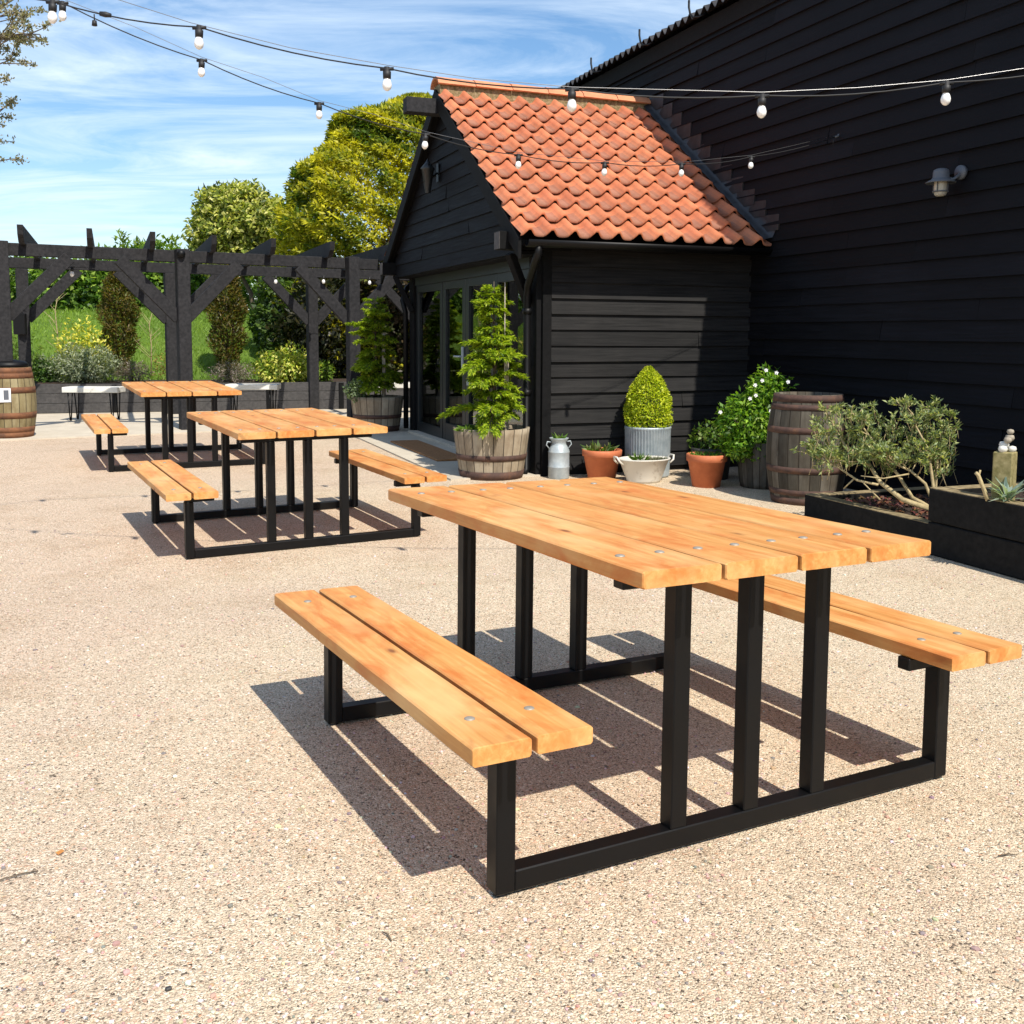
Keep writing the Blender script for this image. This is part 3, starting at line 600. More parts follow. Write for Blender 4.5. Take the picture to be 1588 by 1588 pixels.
# ------------------------------------------------------------------ picnic tables
L, WT, T_, HT, HB, LB, BI, BO, E_, S_, PV, LV = 1.558, .9346, .042, .76, .4244, 1.535, .5834, .881, .632, .050, .752, .235
def plank_mesh(name, length, width, seed):
    """solid plank along local x with softened edges and slightly worn outline"""
    r = random.Random(seed); n = 12; e = .005; V = []; F = []
    prof = [(-width / 2, -T_ + e), (-width / 2 + e, -T_), (width / 2 - e, -T_), (width / 2, -T_ + e), (width / 2, -e), (width / 2 - e * .8, -e * .25), (width / 2 - e * 1.8, 0), (-width / 2 + e * 1.8, 0), (-width / 2 + e * .8, -e * .25), (-width / 2, -e)]
    k = len(prof)
    xs_ = [-length / 2, -length / 2 + .004] + [-length / 2 + length * i / n for i in range(1, n)] + [length / 2 - .004, length / 2]
    for i, x in enumerate(xs_):
        sh = .986 if i in (0, len(xs_) - 1) else 1.0; dw = r.uniform(-.0008, .0008); dz = r.uniform(-.0006, .0006)
        for (y, z) in prof: V.append((x, y * sh + dw, (z + T_ / 2) * (.95 if sh < 1 else 1) - T_ / 2 + dz))
    for i in range(len(xs_) - 1):
        for j in range(k): F.append((i * k + j, i * k + (j + 1) % k, (i + 1) * k + (j + 1) % k, (i + 1) * k + j))
    F += [tuple(range(k - 1, -1, -1)), tuple(range((len(xs_) - 1) * k, len(xs_) * k))]
    me = bpy.data.meshes.new(name); me.from_pydata(V, [], F); me.materials.append(M['pine']); return me
g = MB(); g.lathe([(.0125, 0), (.0120, .002), (.009, .0034), (.004, .0040), (0, .0042)], 14); 
bolt0 = g.build('bolt', M['bolt']); bolt_me = bolt0.data; bpy.data.objects.remove(bolt0)
for p in bolt_me.polygons: p.use_smooth = True
TL = ['nearest picnic table, large in the foreground with bolts visible in its planks', 'middle picnic table standing behind the foreground one, its shadow on open gravel', 'farthest picnic table standing by the white slab benches and the pergola']
def picnic_table():
    root = thing('picnic_table', TL[0], 'picnic table', group='picnic tables in the gravel yard')
    def part(name, me, loc, par=root):
        o = bpy.data.objects.new(name, me); COL.objects.link(o); o.parent = par; o.location = loc; return o
    gap = .013; pw = (WT - 3 * gap) / 4
    for k in range(4):
        pl = part('tabletop_plank', plank_mesh('tabletop_plank', L - rnd.uniform(0, .004), pw, k), (0, -WT / 2 + pw / 2 + k * (pw + gap), HT))
        for sx in (-1, 1):
            for sy in (-1, 1): part('bolt', bolt_me, (sx * (E_ - S_ / 2), sy * .058 + rnd.uniform(-.004, .004), 0), pl)
    gap = .014; bw = (BO - BI - gap) / 2
    for side in (-1, 1):
        for k in range(2):
            y = side * (BI + bw / 2 + k * (bw + gap)); pl = part('bench_plank', plank_mesh('bench_plank', LB - rnd.uniform(0, .004), bw, 9 + k + side), (0, y, HB))
            for sx in (-1, 1): part('bolt', bolt_me, (sx * (E_ - S_ / 2), rnd.uniform(-.006, .006), 0), pl)
    for sx in (-1, 1):
        x0, x1 = (E_ - S_, E_) if sx > 0 else (-E_, -E_ + S_)
        g = MB(); g.box((x0, -PV + S_ - .0004, .008), (x1, PV - S_ + .0004, .008 + S_), bev=.003); fr = g.build('foot_rail', M['steel'], root)
        for side in (-1, 1):
            y0, y1 = (PV - S_, PV) if side > 0 else (-PV, -PV + S_)
            g = MB(); g.box((x0 - .0006, y0, .008), (x1 + .0006, y1, HB - T_ - .037), bev=.003); g.build('bench_post', M['steel'], root)
            ya, yb = (BI - .004, PV - .002) if side > 0 else (-PV + .002, -BI + .004)
            g = MB(); g.box((x0 + .003, ya, HB - T_ - .037), (x1 - .003, yb, HB - T_ - .001), bev=.003); g.build('bench_bracket', M['steel'], root)
            g = MB(); g.lathe([(.017, -.004), (.017, .004), (.012, .008)], 12, ((x0 + x1) / 2, (y0 + y1) / 2, 0), closed=True); g.build('foot_pad', M['rubber'], root)
        for k in (-1, 0, 1):
            g = MB(); g.box((x0 + .0006, k * LV - S_ / 2, .008 + S_), (x1 - .0006, k * LV + S_ / 2, HT - T_ - .037), bev=.003); g.build('leg', M['steel'], root)
        g = MB(); g.box((x0 + .003, -WT / 2 + .05, HT - T_ - .037), (x1 - .003, WT / 2 - .05, HT - T_ - .001), bev=.003); g.build('top_bracket', M['steel'], root)
    return root
tab0 = picnic_table()
for i, (x, y, a, dz, tu, tv) in enumerate(TABLES):
    o = tab0 if i == 0 else copy_tree(tab0)
    o['label'] = TL[i]
    U = Vector((math.cos(a), math.sin(a), tu)).normalized(); Vv = Vector((-math.sin(a), math.cos(a), tv)); Z = U.cross(Vv).normalized(); Vv = Z.cross(U)
    o.matrix_world = Matrix(((U.x, Vv.x, Z.x, x), (U.y, Vv.y, Z.y, y), (U.z, Vv.z, Z.z, dz), (0, 0, 0, 1)))

# ------------------------------------------------------------------ pergola
perg = thing('pergola', 'black stained timber pergola with angled rafter ends over the paved strip', 'pergola')
PT = 2.40; F0 = Vector((-6.23, 12.53, 0)); F1 = Vector((-1.93, 15.13, 0)); FD = (F1 - F0).normalized(); FN = Vector((-FD.y, FD.x, 0))
B0 = Vector((-6.60, 15.60, 0)); B1 = Vector((-2.36, 17.93, 0)); BD = (B1 - B0).normalized()
RD = Vector((-.367, .93, 0)).normalized()
def on_line(P0, D, px):   # where the vertical plane through photo column px meets a plan line
    k = (px - 794) / F_PX; s = (k * P0.y - P0.x) / (D.x - k * D.y); return P0 + D * s
def zv(p, z): return Vector((p.x, p.y, z))
def beam(P0, D, s0, s1, zt, h, w, off):
    g = MB(); a_ = P0 + D * s0 + off; b_ = P0 + D * s1 + off; g.bar(zv(a_, zt - h / 2), zv(b_, zt - h / 2), w, h, bev=.006); g.build('beam', M['pergola'], perg)
beam(F0, FD, -3.5, (on_line(F0, FD, 592) - F0).length, PT, .155, .08, FN * .12)
beam(B0, BD, -3.5, 5.6, PT, .155, .08, Vector((0, 0, 0)))
def post(P, base=0.0, top=PT + .01, dirs=(-1, 1), D=FD, w=.165, off=FN * 0.12):
    g = MB(); g.bar(zv(P, base), zv(P, top), w, w, upv=D, bev=.008); o = g.build('post', M['pergola'], perg)
    for s in dirs:
        g = MB(); a_ = P + D * s * .05; b_ = P + D * s * .78; g.bar(zv(a_, 1.50) + off * .55, zv(b_, PT - .15) + off * .55, .07, .16, bev=.005); g.build('brace', M['pergola'], perg)
    return o
FO = Vector((0, 0, 0))
for px, d in ((9, (-1, 1)), (287, (-1, 1)), (548, (-1, 1))): post(on_line(F0, FD, px), dirs=d)
for px, d in ((40, (-1, 1)), (267, (-1, 1)), (485, (-1, 1)), (650, (-1,))): post(on_line(B0, BD, px), dirs=d, D=BD, off=FO, top=PT - .16)
for px in (-62, 40, 146, 243, 337, 428, 518, 606):
    Pn = None
    k = (px - 794) / F_PX
    Pf = on_line(F0 - FN * .42, FD, px)             # near tip of the rafter
    g = MB(); wv_ = .032; ln_ = 3.75; side = Vector((RD.y, -RD.x, 0))
    pr = [(0, .20), (0.03, .085), (.16, 0.0), (ln_, 0.0), (ln_, .20)]
    V = [zv(Pf + RD * s + side * sd * wv_, PT - .02 + h) for sd in (-1, 1) for s, h in pr]
    g.add(V, [(0, 1, 2, 3, 4), (9, 8, 7, 6, 5)] + [(i, 5 + i, 5 + (i + 1) % 5, (i + 1) % 5) for i in range(5)]); g.build('rafter', M['pergola'], perg)
c = on_line(F0, FD, 283); g = MB(); q = c - FN * .10; g.lathe([(0, -.05), (.04, -.04), (.055, 0), (.045, .04), (0, .055)], 14, (q.x, q.y, PT - .06)); g.build('round_lamp', M['gutter'], perg)
c = on_line(B0, BD, 41) - Vector((0, .1, 0)); g = MB(); g.box((c.x - .09, c.y - .07, 1.27), (c.x + .09, c.y, 1.58), bev=.01); g.build('switch_box', M['gutter'], perg)

# ------------------------------------------------------------------ string lights
def festoon(label, pts, wire, dia, group='strings of festoon bulbs', ext0=None, ext1=None):
    """pts: socket points in order along the cable, wire: points of the thin carrying wire"""
    root = thing('string_light', label, 'string lights', group=group)
    g = MB(); P = []
    full = ([Vector(ext0)] if ext0 else []) + [Vector(p) for p in pts] + ([Vector(ext1)] if ext1 else [])
    for i in range(len(full) - 1):
        a_, b_ = full[i], full[i + 1]
        for k in range(6):
            f = k / 6; p = a_.lerp(b_, f); p.z -= .022 * 4 * f * (1 - f); P.append(p)
    P.append(full[-1]); g.tube(P, .0034, 6); g.build('cable', M['rubber'], root)
    if wire:
        g = MB(); g.tube(wire, .0016, 5); g.build('support_wire', M['wire'], root)
    for p in pts:
        p = Vector(p); tl = Vector((rnd.uniform(-.10, .02), rnd.uniform(-.05, .05), -1)).normalized(); k = dia / .047
        g = MB(); g.tube([p - tl * .006, p + tl * .012, p + tl * .014, p + tl * .048 * k], [.013, .013, .0185, .0175], 12); g.tube([p + Vector((-.03, 0, -.004)), p + Vector((.03, 0, -.002))], .008, 8); h = g.build('lamp_holder', M['rubber'], root)
        g = MB(); q = tl.to_track_quat('Z', 'Y').to_matrix().to_4x4(); n0 = p + tl * .046 * k
        g2 = MB(); r_ = dia / 2; g2.lathe([(.013 * k, 0), (.0145 * k, .005 * k), (r_ * .84, .016 * k), (r_, .031 * k), (r_ * .9, .045 * k), (r_ * .6, .055 * k), (r_ * .25, .060 * k), (0, .061 * k)], 18)
        g.add([n0 + (q.to_3x3() @ Vector(v)) for v in g2.v], g2.f, None, True); g.build('bulb', M['bulb'], h)
    return root
A_ = H(2.205, -1.30, 3.015); dA = Vector((-1, -.6, 0))
c2 = []
for s, px, py in ((.838, 1165, 243), (1.482, 1057, 254), (2.13, 938, 252), (2.778, 804, 240), (3.419, 660, 208), (4.067, 495, 160), (4.707, 313, 93), (5.37, 97, 4)):
    q = A_ + dA * s; c2.append(spot(px, py, q.y))
far = spot(-70, -60, 5.3)
festoon('farther festoon string running down to the hook on the barn wall', c2, [A_ + Vector((0, 0, .01))] + [p + Vector((0, 0, .012)) for p in c2[:3]] + [c2[3] + Vector((0, 0, .016)), c2[4] + Vector((0, 0, .016))] + [c2[4].lerp(c2[5], .5) + Vector((0, 0, .03)), c2[5] + Vector((0, 0, .016)), c2[5].lerp(c2[6], .5) + Vector((0, 0, .03)), c2[6] + Vector((0, 0, .016)), c2[6].lerp(c2[7], .5) + Vector((0, 0, .03)), c2[7] + Vector((0, 0, .02)), far], .043, ext0=A_, ext1=far)
Y1 = 4.6
c1 = [spot(px, py, Y1 + dy) for px, py, dy in ((82, 2, .15), (309, 42, .08), (600, 106, .04), (887, 138, 0), (1182, 148, 0), (1468, 128, 0), (1760, 85, 0))]
wr = [spot(px, py, Y1 + dy) for px, py, dy in ((100, -30, .15), (185, 0, .1), (295, 35, .08), (450, 74, .05), (600, 101, .04), (740, 122, 0), (887, 135, 0), (1030, 139, 0), (1182, 143, 0), (1330, 136, 0), (1468, 124, 0), (1588, 106, 0), (1760, 80, 0))]
festoon('nearer festoon string with larger bulbs crossing the whole yard in front of the barn', c1, wr, .043, ext0=spot(-60, -40, Y1 + .2), ext1=spot(1900, 55, Y1))
g = MB(); p = spot(155, 21, Y1 + .12); q = spot(172, 24, Y1 + .12); g.tube([p, p.lerp(q, .5), q], [.010, .013, .009], 8)
p = spot(146, 22, Y1 + .12); g.tube([p, p - Vector((0, 0, .03))], .003, 5); g.tube([p - Vector((0, 0, .028)), p - Vector((0, 0, .05))], [.010, .013], 8); tag(g.build('cable_connector', M['rubber']), 'black plug connector hanging on the upper festoon cable in the sky', 'connector')
c3 = [spot(px, py, Y) for px, py, Y in ((112, 414, 13.2), (428, 428, 16.2), (502, 428, 16.6), (573, 430, 17.0), (637, 443, 17.4))]
festoon('thin festoon string threaded through the black pergola beams', c3, None, .055, ext0=spot(60, 418, 13.0), ext1=spot(660, 440, 17.4))
ho = thing('wall_hook', 'small pale hook bracket holding the light string on the barn boards', 'hook', A_, HA)
g = MB(); g.tube([(0, 0, 0), (.03, .0, .01), (.06, .01, .015)], .008, 8); g.lathe([(.022, -.01), (.022, .03), (.0, .035)], 10, (.06, .01, 0)); g.build('hook_arm', M['lamp'], ho)
g = MB(); g.tube([(-.01, 0, 0), (-.02, 0, -.07)], .003, 5); g.build('cable_tail', M['rubber'], ho)

# ------------------------------------------------------------------ barrels, tubs and pots
def barrel(label, loc, m, rz=0, h=.86, re=.262, rm=.312, group='upright whisky barrels', hm='hoop', wide=0.0):
    root = thing('barrel', label, 'barrel', loc, rz, group)
    def rad(z): f = (z / h - .5) * 2; return rm - (rm - re) * abs(f) ** 1.9
    g = MB(); pr = [(rad(h * i / 16), h * i / 16) for i in range(17)]
    g.lathe([(re - .03, .0)] + pr + [(re - .026, h), (re - .026, h - .035), (0, h - .035)], 66); g.build('staves', m, root)
    for z0, z1 in ((.0, .055), (.075, .12), (.25, .30), (h - .30, h - .25), (h - .12, h - .075), (h - .058, h - .002)):
        z0 = max(0, z0 - wide); z1 = min(h - .001, z1 + wide); g = MB(); g.lathe([(rad(z0) + .001, z0), (rad(z0) + .003, z0), (rad(z1) + .003, z1), (rad(z1) + .001, z1)], 48); g.build('hoop', M[hm], root)
    return root
bl = barrel('whisky barrel with greenish staves and a white notice at the left edge', (-6.24, 12.60, .016), M['oak_green'], .4, hm='rust', wide=.012)
br_ = barrel('dark grey whisky barrel standing between the white-flowered bush and the raised bed', (2.345, 8.05, 0), M['oak_old'], 1.1)
q = Vector((-6.24, 12.60, .016)); dd = (Vector((0, 0, 0)) - q); dd.z = 0; dd.normalize(); sd = Vector((-dd.y, dd.x, 0))
nb_ = thing('notice', 'small white printed notice fixed to the left barrel', 'notice', q + dd * .312 - sd * .085 + Vector((0, 0, .53)) - Vector((0.0, 0, 0)), math.atan2(dd.y, dd.x))
g = MB(); g.box((0, -.11, -.085), (.008, .11, .085), bev=.002); g.build('board', M['white'], nb_)
for y0_, y1_ in ((.03, .086), (-.085, -.03)):
    g = MB(); g.box((.0085, y0_, -.055), (.0095, y1_, .062)); g.build('print', M['ink'], nb_)
tr_ = thing('domed_cover', 'black domed lid lying on top of the left barrel', 'cover', q + Vector((.0, 0, .858)))
g = MB(); g.lathe([(0, .0), (.235, .0), (.245, .02), (.24, .05), (.20, .075), (.10, .095), (0, .10)], 30, sx=1, sy=.9); g.build('dish', M['gutter'], tr_)
g = MB(); g.lathe([(.03, .095), (.035, .12), (.02, .13), (0, .131)], 18); g.build('knob', M['frame'], tr_)
def half_barrel(label, loc, rz=0, h=.46, rt0=.355, rb=.285):
    root = thing('half_barrel_planter', label, 'planter', loc, rz, 'half barrel planters by the hut doors')
    def rad(z): return rb + (rt0 - rb) * (z / h) ** .8
    g = MB(); g.lathe([(0, .002), (rb - .01, 0)] + [(rad(h * i / 8), h * i / 8) for i in range(9)] + [(rt0 - .028, h), (rt0 - .05, h - .1)], 66); g.build('staves', M['oak_grey'], root)
    for z0, z1 in ((.0, .075), (.175, .225)):
        g = MB(); g.lathe([(rad(z0) + .001, z0), (rad(z0) + .006, z0), (rad(z1) + .006, z1), (rad(z1) + .001, z1)], 48); g.build('hoop', M['hoop'], root)
    g = MB(); g.lathe([(rt0 - .03, h - .04), (.1, h - .02), (0, h - .015)], 24); g.build('soil', M['soil'], root)
    return root
NBL = Vector((-.19, 9.36, 0.0)); FBL = Vector((-1.815, 13.66, .016))
half_barrel('half barrel planter in front of the hut corner holding the taller sunlit fir', NBL, .5); half_barrel('half barrel planter at the far end of the glazed doors beside the pergola', FBL, 1.3)

def pot(name, label, loc, prof, m, soil_r=None, soil_z=0, n=40, wob=None, sx=1, sy=1, cat='pot', group=None, soilname='soil', bodyname='pot_body'):
    root = thing(name, label, cat, loc, HA, group); g = MB(); g.lathe(prof, n, sx=sx, sy=sy, wob=wob); g.build(bodyname, m, root)
    if soil_r:
        g = MB(); g.lathe([(soil_r, soil_z), (soil_r * .5, soil_z + .012), (0, soil_z + .015)], 24, sx=sx, sy=sy); g.build(soilname, M['soil'], root)
    return root
def tc_prof(rt_, rb_, h): return [(0, .003), (rb_, 0), (rb_ + (rt_ - rb_) * .78, h * .77), (rt_ - .004, h * .775), (rt_ + .002, h * .79), (rt_ + .006, h - .006), (rt_, h), (rt_ - .014, h), (rt_ - .022, h - .06)]
P_T1 = H(.50, -.33); P_T2 = Vector((1.70, 8.82, 0))
pot('terracotta_pot', 'terracotta pot beside the milk churn, low against the hut wall', P_T1, tc_prof(.178, .125, .27), M['terracotta'], .158, .235, group='terracotta pots in front of the hut')
pot('terracotta_pot', 'terracotta pot standing alone forward on the gravel, right of the white tub', P_T2, tc_prof(.172, .120, .285), M['terracotta'], .152, .25, group='terracotta pots in front of the hut')
P_ZT = H(.99, -.29); nr_ = 46
pot('zinc_tub', 'ribbed galvanised tub holding the clipped cone against the hut wall', P_ZT, [(0, .004), (.20, 0), (.204, .02), (.21, .44), (.218, .452), (.216, .468), (.205, .468), (.20, .42)], M['zinc'], .2, .43, n=nr_ * 6, wob=lambda a, i: 1 + (.020 * math.cos(nr_ * a) if 2 <= i <= 3 else 0), cat='tub')
P_ET = Vector((1.185, 9.06, 0))
et = pot('enamel_tub', 'chipped white enamel tub with two side handles in front of the zinc tub', P_ET, [(0, .005), (.62, 0), (.66, .02), (.95, .2), (1.02, .206), (1.02, .216), (.95, .216), (.9, .17)], M['enamel'], .90, .175, sx=.245, sy=.18, cat='tub')
for s in (-1, 1):
    g = MB(); g.tube([(s * .235, -.05, .17), (s * .27, -.05, .20), (s * .285, -.03, .235), (s * .285, .03, .235), (s * .27, .05, .20), (s * .235, .05, .17)], .009, 8); g.build('handle', M['enamel'], et)
P_MC = H(.14, -.17)
mc = thing('milk_churn', 'small galvanised milk churn with a seedling in its neck by the hut corner', 'milk churn', P_MC, HA)
g = MB(); g.lathe([(0, .003), (.092, 0), (.097, .008), (.097, .10), (.0995, .104), (.0995, .11), (.097, .114), (.097, .235), (.0995, .24), (.0995, .246), (.097, .25), (.095, .262), (.075, .30), (.066, .315), (.066, .335), (.088, .365), (.090, .372), (.082, .372), (.06, .34), (0, .335)], 36); g.build('churn_body', M['zinc'], mc)
for s in (-1, 1):
    g = MB(); g.tube([(s * .075, 0, .335), (s * .115, 0, .34), (s * .125, 0, .31), (s * .095, 0, .275)], .006, 6); g.build('handle', M['zinc'], mc)
P_DP = Vector((1.845, 9.33, 0))
pot('dark_pot', 'shallow dark plastic pot behind the forward terracotta pot', P_DP, [(0, .003), (.15, 0), (.18, .25), (.192, .255), (.192, .285), (.18, .285), (.17, .22)], M['darkpot'], .17, .25)
P_DT = Vector((2.19, 8.82, 0))
pot('wooden_tub', 'dark weathered wooden tub squeezed behind the grey barrel', P_DT, [(0, .003), (.185, 0), (.20, .05), (.235, .40), (.215, .40), (.205, .33)], M['oak_old'], .21, .35, n=60, cat='tub')
# door mat
g = MB(); mt = thing('doormat', 'brown coir doormat lying on the paving before the glazed doors', 'doormat', H(-.44, 2.2, .017), HA)
g.box((-.17, -.98, 0), (.17, .98, .018), bev=.004); g.build('mat', M['coir'], mt)

# ------------------------------------------------------------------ raised beds
def sleeper_bed(label, a0, a1, b0, b1, courses, hgt, lip):
    root = thing('raised_bed', label, 'raised bed', HC, HA, 'black sleeper beds along the barn')
    w = .10; hz_ = hgt / courses
    for k in range(courses):
        z0 = hz_ * k + .002; z1 = hz_ * (k + 1) - .004
        for (x0, y0, x1, y1) in ((a0, b0, a0 + w, b1), (a0 + w + .002, b1 - w, a1, b1 - .002), (a0 + w + .002, b0 + .002, a1, b0 + w)):
            d = rnd.uniform(-.004, .004); g = MB(); g.box((x0 + d, y0, z0), (x1 + d, y1, z1), bev=.007); o = g.build('sleeper', M['sleeper'], root)
            if k == courses - 1:
                g = MB(); g.box((x0 + d + .004, y0 + .004, z1 - .003), (x1 + d - .004, y1 - .004, z1 + .004), bev=.002); g.build('sunlit_top', M['sleeper_top'], o)  # thin paler top piece, sunlight painted into its colour
    V = []; F = []; n = 14
    for j in range(n + 1):
        for i in range(n + 1): V.append((a0 + w + (a1 - a0 - w) * i / n, b0 + w + (b1 - b0 - 2 * w) * j / n, hgt - lip + rnd.uniform(-.012, .02)))
    F = [(j * (n + 1) + i, j * (n + 1) + i + 1, (j + 1) * (n + 1) + i + 1, (j + 1) * (n + 1) + i) for j in range(n) for i in range(n)]
    g = MB(); g.add(V, F, smooth=True); g.build('soil', M['soil'], root)
    g = MB()
    for k in range(420):
        x = rnd.uniform(a0 + w, a0 + .9); y = rnd.uniform(b0 + w, b1 - w); g.box((-.018, -.006, 0), (.018, .006, .006), tuple(c * rnd.uniform(.6, 1.3) for c in (.17, .075, .045)), 0, Matrix.Translation((x, y, hgt - lip + .012)) @ Matrix.Rotation(rnd.uniform(0, 6.28), 4, 'Z') @ Matrix.Rotation(rnd.uniform(-.6, .6), 4, 'Y') @ Matrix.Scale(rnd.uniform(.6, 1.6), 4))
    o = g.build('bark_mulch', M['pebble'], root); o['kind'] = 'stuff'
    return root
sleeper_bed('low black sleeper bed holding the leaning bare-stemmed shrub', .985, 2.12, -3.895, -2.66, 1, .184, .05)
sleeper_bed('taller black sleeper bed at the right edge with the silver succulent', .955, 2.12, -7.4, -3.90, 2, .41, .05)

# ------------------------------------------------------------------ back planter and lawn bank
bp = thing('long_planter', 'long low grey boarded planter along the back of the pergola', 'planter')
Q0 = Vector((-10.5, 15.25, 0)); Q1 = Vector((-1.2, 18.02, 0)); QD = (Q1 - Q0).normalized(); QN = Vector((-QD.y, QD.x, 0)); QL = (Q1 - Q0).length
for k in range(3):
    g = MB(); a_ = zv(Q0, .08 + .155 * k + .016); b_ = zv(Q1, .08 + .155 * k + .016); g.bar(a_, b_, .05, .15, bev=.004); g.build('board', M['planter'], bp)
for k in range(8):
    p = Q0 + QD * (QL * (k + .5) / 8) - QN * .04; g = MB(); g.bar(zv(p, .02), zv(p, .47), .08, .03, upv=QN, bev=.003); g.build('batten', M['black_trim'], bp)
g = MB(); g.add([zv(Q0 + QN * .02, .43), zv(Q1 + QN * .02, .43), zv(Q1 + QN * 1.5, .47), zv(Q0 + QN * 1.5, .47)], [(0, 1, 2, 3)]); g.build('soil', M['soil'], bp)
def bank_z(d):   # height of the lawn bank d metres behind the planter
    f = max(0, min(1, (d - 1.2) / 6.0)); return .36 + 1.42 * (f * f * (3 - 2 * f) * .55 + f * .45)
V = []; F = []; nu, nd = 60, 40
for j in range(nd + 1):
    d = 1.15 + 14 * (j / nd) ** 1.3
    for i in range(nu + 1):
        p = Q0 + QD * (-14 + 34 * i / nu) + QN * d; V.append((p.x, p.y, bank_z(d) + .03 * math.sin(p.x * 1.7) * math.sin(p.y * 1.3) + (.0)))
F = [(j * (nu + 1) + i, j * (nu + 1) + i + 1, (j + 1) * (nu + 1) + i + 1, (j + 1) * (nu + 1) + i) for j in range(nd) for i in range(nu)]
g = MB(); g.add(V, F, smooth=True); tag(g.build('lawn', M['lawn']), kind='structure')
n = 42000; s = rng.uniform(-4, 14, n); d = 1.2 + 6.4 * rng.random(n); P = np.array(Q0)[None] + np.array(QD)[None] * s[:, None] + np.array(QN)[None] * d[:, None]
P[:, 2] = [bank_z(x) for x in d]; P[:, 2] += .03 * np.sin(P[:, 0] * 1.7) * np.sin(P[:, 1] * 1.3)
tp_ = np.stack([rng.normal(size=n) * .5, rng.normal(size=n) * .5, np.ones(n)], 1)
gl = np.clip(.5 + .6 * lump(P, .9, 3), 0, 1)[:, None]
cols = (np.array([[.11, .20, .018]]) * (1 - gl) + np.array([[.22, .33, .035]]) * gl) * (1 + rng.normal(size=(n, 1)) * .2)
tag(leaf_mesh('grass', P, tp_, np.stack([rng.normal(size=n), rng.normal(size=n), np.zeros(n)], 1), .055 + .06 * rng.random(n), .014, np.clip(cols, .01, 1)), 'bright green mown grass covering the bank behind the planter', 'grass', kind='stuff')

# white slab benches on hairpin legs
def slab_bench(label, p, L_b, rz):
    root = thing('slab_bench', label, 'bench', p, rz, 'white slab benches by the planter')
    g = MB(); g.box((-L_b / 2, -.17, .42), (L_b / 2, .17, .50), bev=.006); g.build('seat_slab', M['slab'], root)
    for sx in (-1, 1):
        for sy in (-1, 1):
            x = sx * (L_b / 2 - .10); g = MB(); g.tube([(x - .032, sy * .12, .42), (x - .007, sy * .13, .012), (x + .007, sy * .13, .012), (x + .032, sy * .12, .42)], .0095, 7); g.build('hairpin_leg', M['steel'], root)
    return root
b1_ = spot(146, 611, 14.9); b2_ = spot(393, 610, 15.9); b3_ = spot(622, 611, 16.6)
slab_bench('white slab bench on hairpin legs left of the farthest picnic table', (b1_.x, 14.9, .016), .80, .03); slab_bench('white slab bench half hidden behind the farthest tabletop, on its right', (b2_.x, 15.9, .016), .80, .05); slab_bench('white slab bench glimpsed behind the far half barrel planter', (b3_.x, 16.6, .016), .8, .2)

# ------------------------------------------------------------------ plants
G_BRIGHT = [(.10, .20, .012), (.16, .27, .02), (.065, .14, .012), (.22, .32, .035)]
def potted_fir(label, loc, h, seed, stakes, spread, zb, group='young firs in half barrels'):
    global rng
    r = random.Random(seed); root = thing('fir_tree', label, 'fir tree', loc, 0, group)
    g = MB(); g.tube([(0, 0, zb - .06), (.01, 0, zb + h * .4), (-.005, .01, zb + h * .8), (0, 0, zb + h)], [.020, .016, .008, .003], 8); 
    BP = []; 
    z = .12
    while z < .985:
        nb__ = r.choice([5, 6, 6, 7]) if z < .9 else 4
        for k in range(nb__):
            az = r.uniform(0, 6.28); ln = spread(z) * r.uniform(.5, 1.15) * (1 + .12 * math.cos(az - 3.3)); el = r.uniform(-.05, .35) + .5 * z
            p0 = Vector((0, 0, zb + h * z)); dv = Vector((math.cos(az), math.sin(az), 0)); pts = []
            for i in range(6):
                f = i / 5; pts.append(p0 + dv * ln * f + Vector((0, 0, ln * (math.sin(el) * f * 1.3 - .42 * f * f))))
            g.tube(pts, [.006 * (1 - .8 * i / 5) * (1.2 - z * .6) for i in range(6)], 5); BP.append((pts, ln))
        z += r.uniform(.045, .07)
    g.build('trunk', M['bark'], root)
    pos = []; tips = []; 
    for pts, ln in BP:
        nt_ = max(5, int(ln / .026))
        for i in range(nt_):
            f = .14 + .86 * (i + r.random() * .5) / nt_; q = f * 5; j = min(4, int(q)); p = pts[j].lerp(pts[j + 1], q - j); t = (pts[j + 1] - pts[j]).normalized(); side = Vector((-t.y, t.x, 0)).normalized()
            for sgn in (-1, 1):
                tl = ln * .36 * (1.1 - f * .75) + .035; td = (t * .75 + side * sgn * r.uniform(.6, 1.0) + Vector((0, 0, r.uniform(-.18, .2)))).normalized()
                for m2 in range(max(3, int(tl / .0085))):
                    pp = p + td * tl * (m2 + 1) / max(3, int(tl / .0085)); pp.z -= (tl * (m2 / max(3, tl / .0085))) ** 2 * .5
                    for _ in range(2):
                        pos.append(pp); nd_ = (td * .8 + side * r.uniform(-.7, .7) + t * r.uniform(-.3, .6) + Vector((0, 0, r.uniform(-.5, .35)))); tips.append(nd_)
    pos = np.array([tuple(p) for p in pos]); tips = np.array([tuple(p) for p in tips]); n = len(pos)
    cols = pal(n, [(.17, .27, .014), (.29, .39, .022), (.44, .52, .045), (.08, .15, .012)], [.28, .34, .26, .12], .15)
    leaf_mesh('needles', pos, tips, unit(n) * .6 + np.array([0, 0, 1.]), .038 + .022 * rng.random(n), .0125, cols, root)
    for (x, y, z0, z1, w) in stakes:
        g = MB(); g.box((x - w, y - w, z0), (x + w, y + w, z1), bev=.003); g.build('stake', M['stake'], root)
    return root
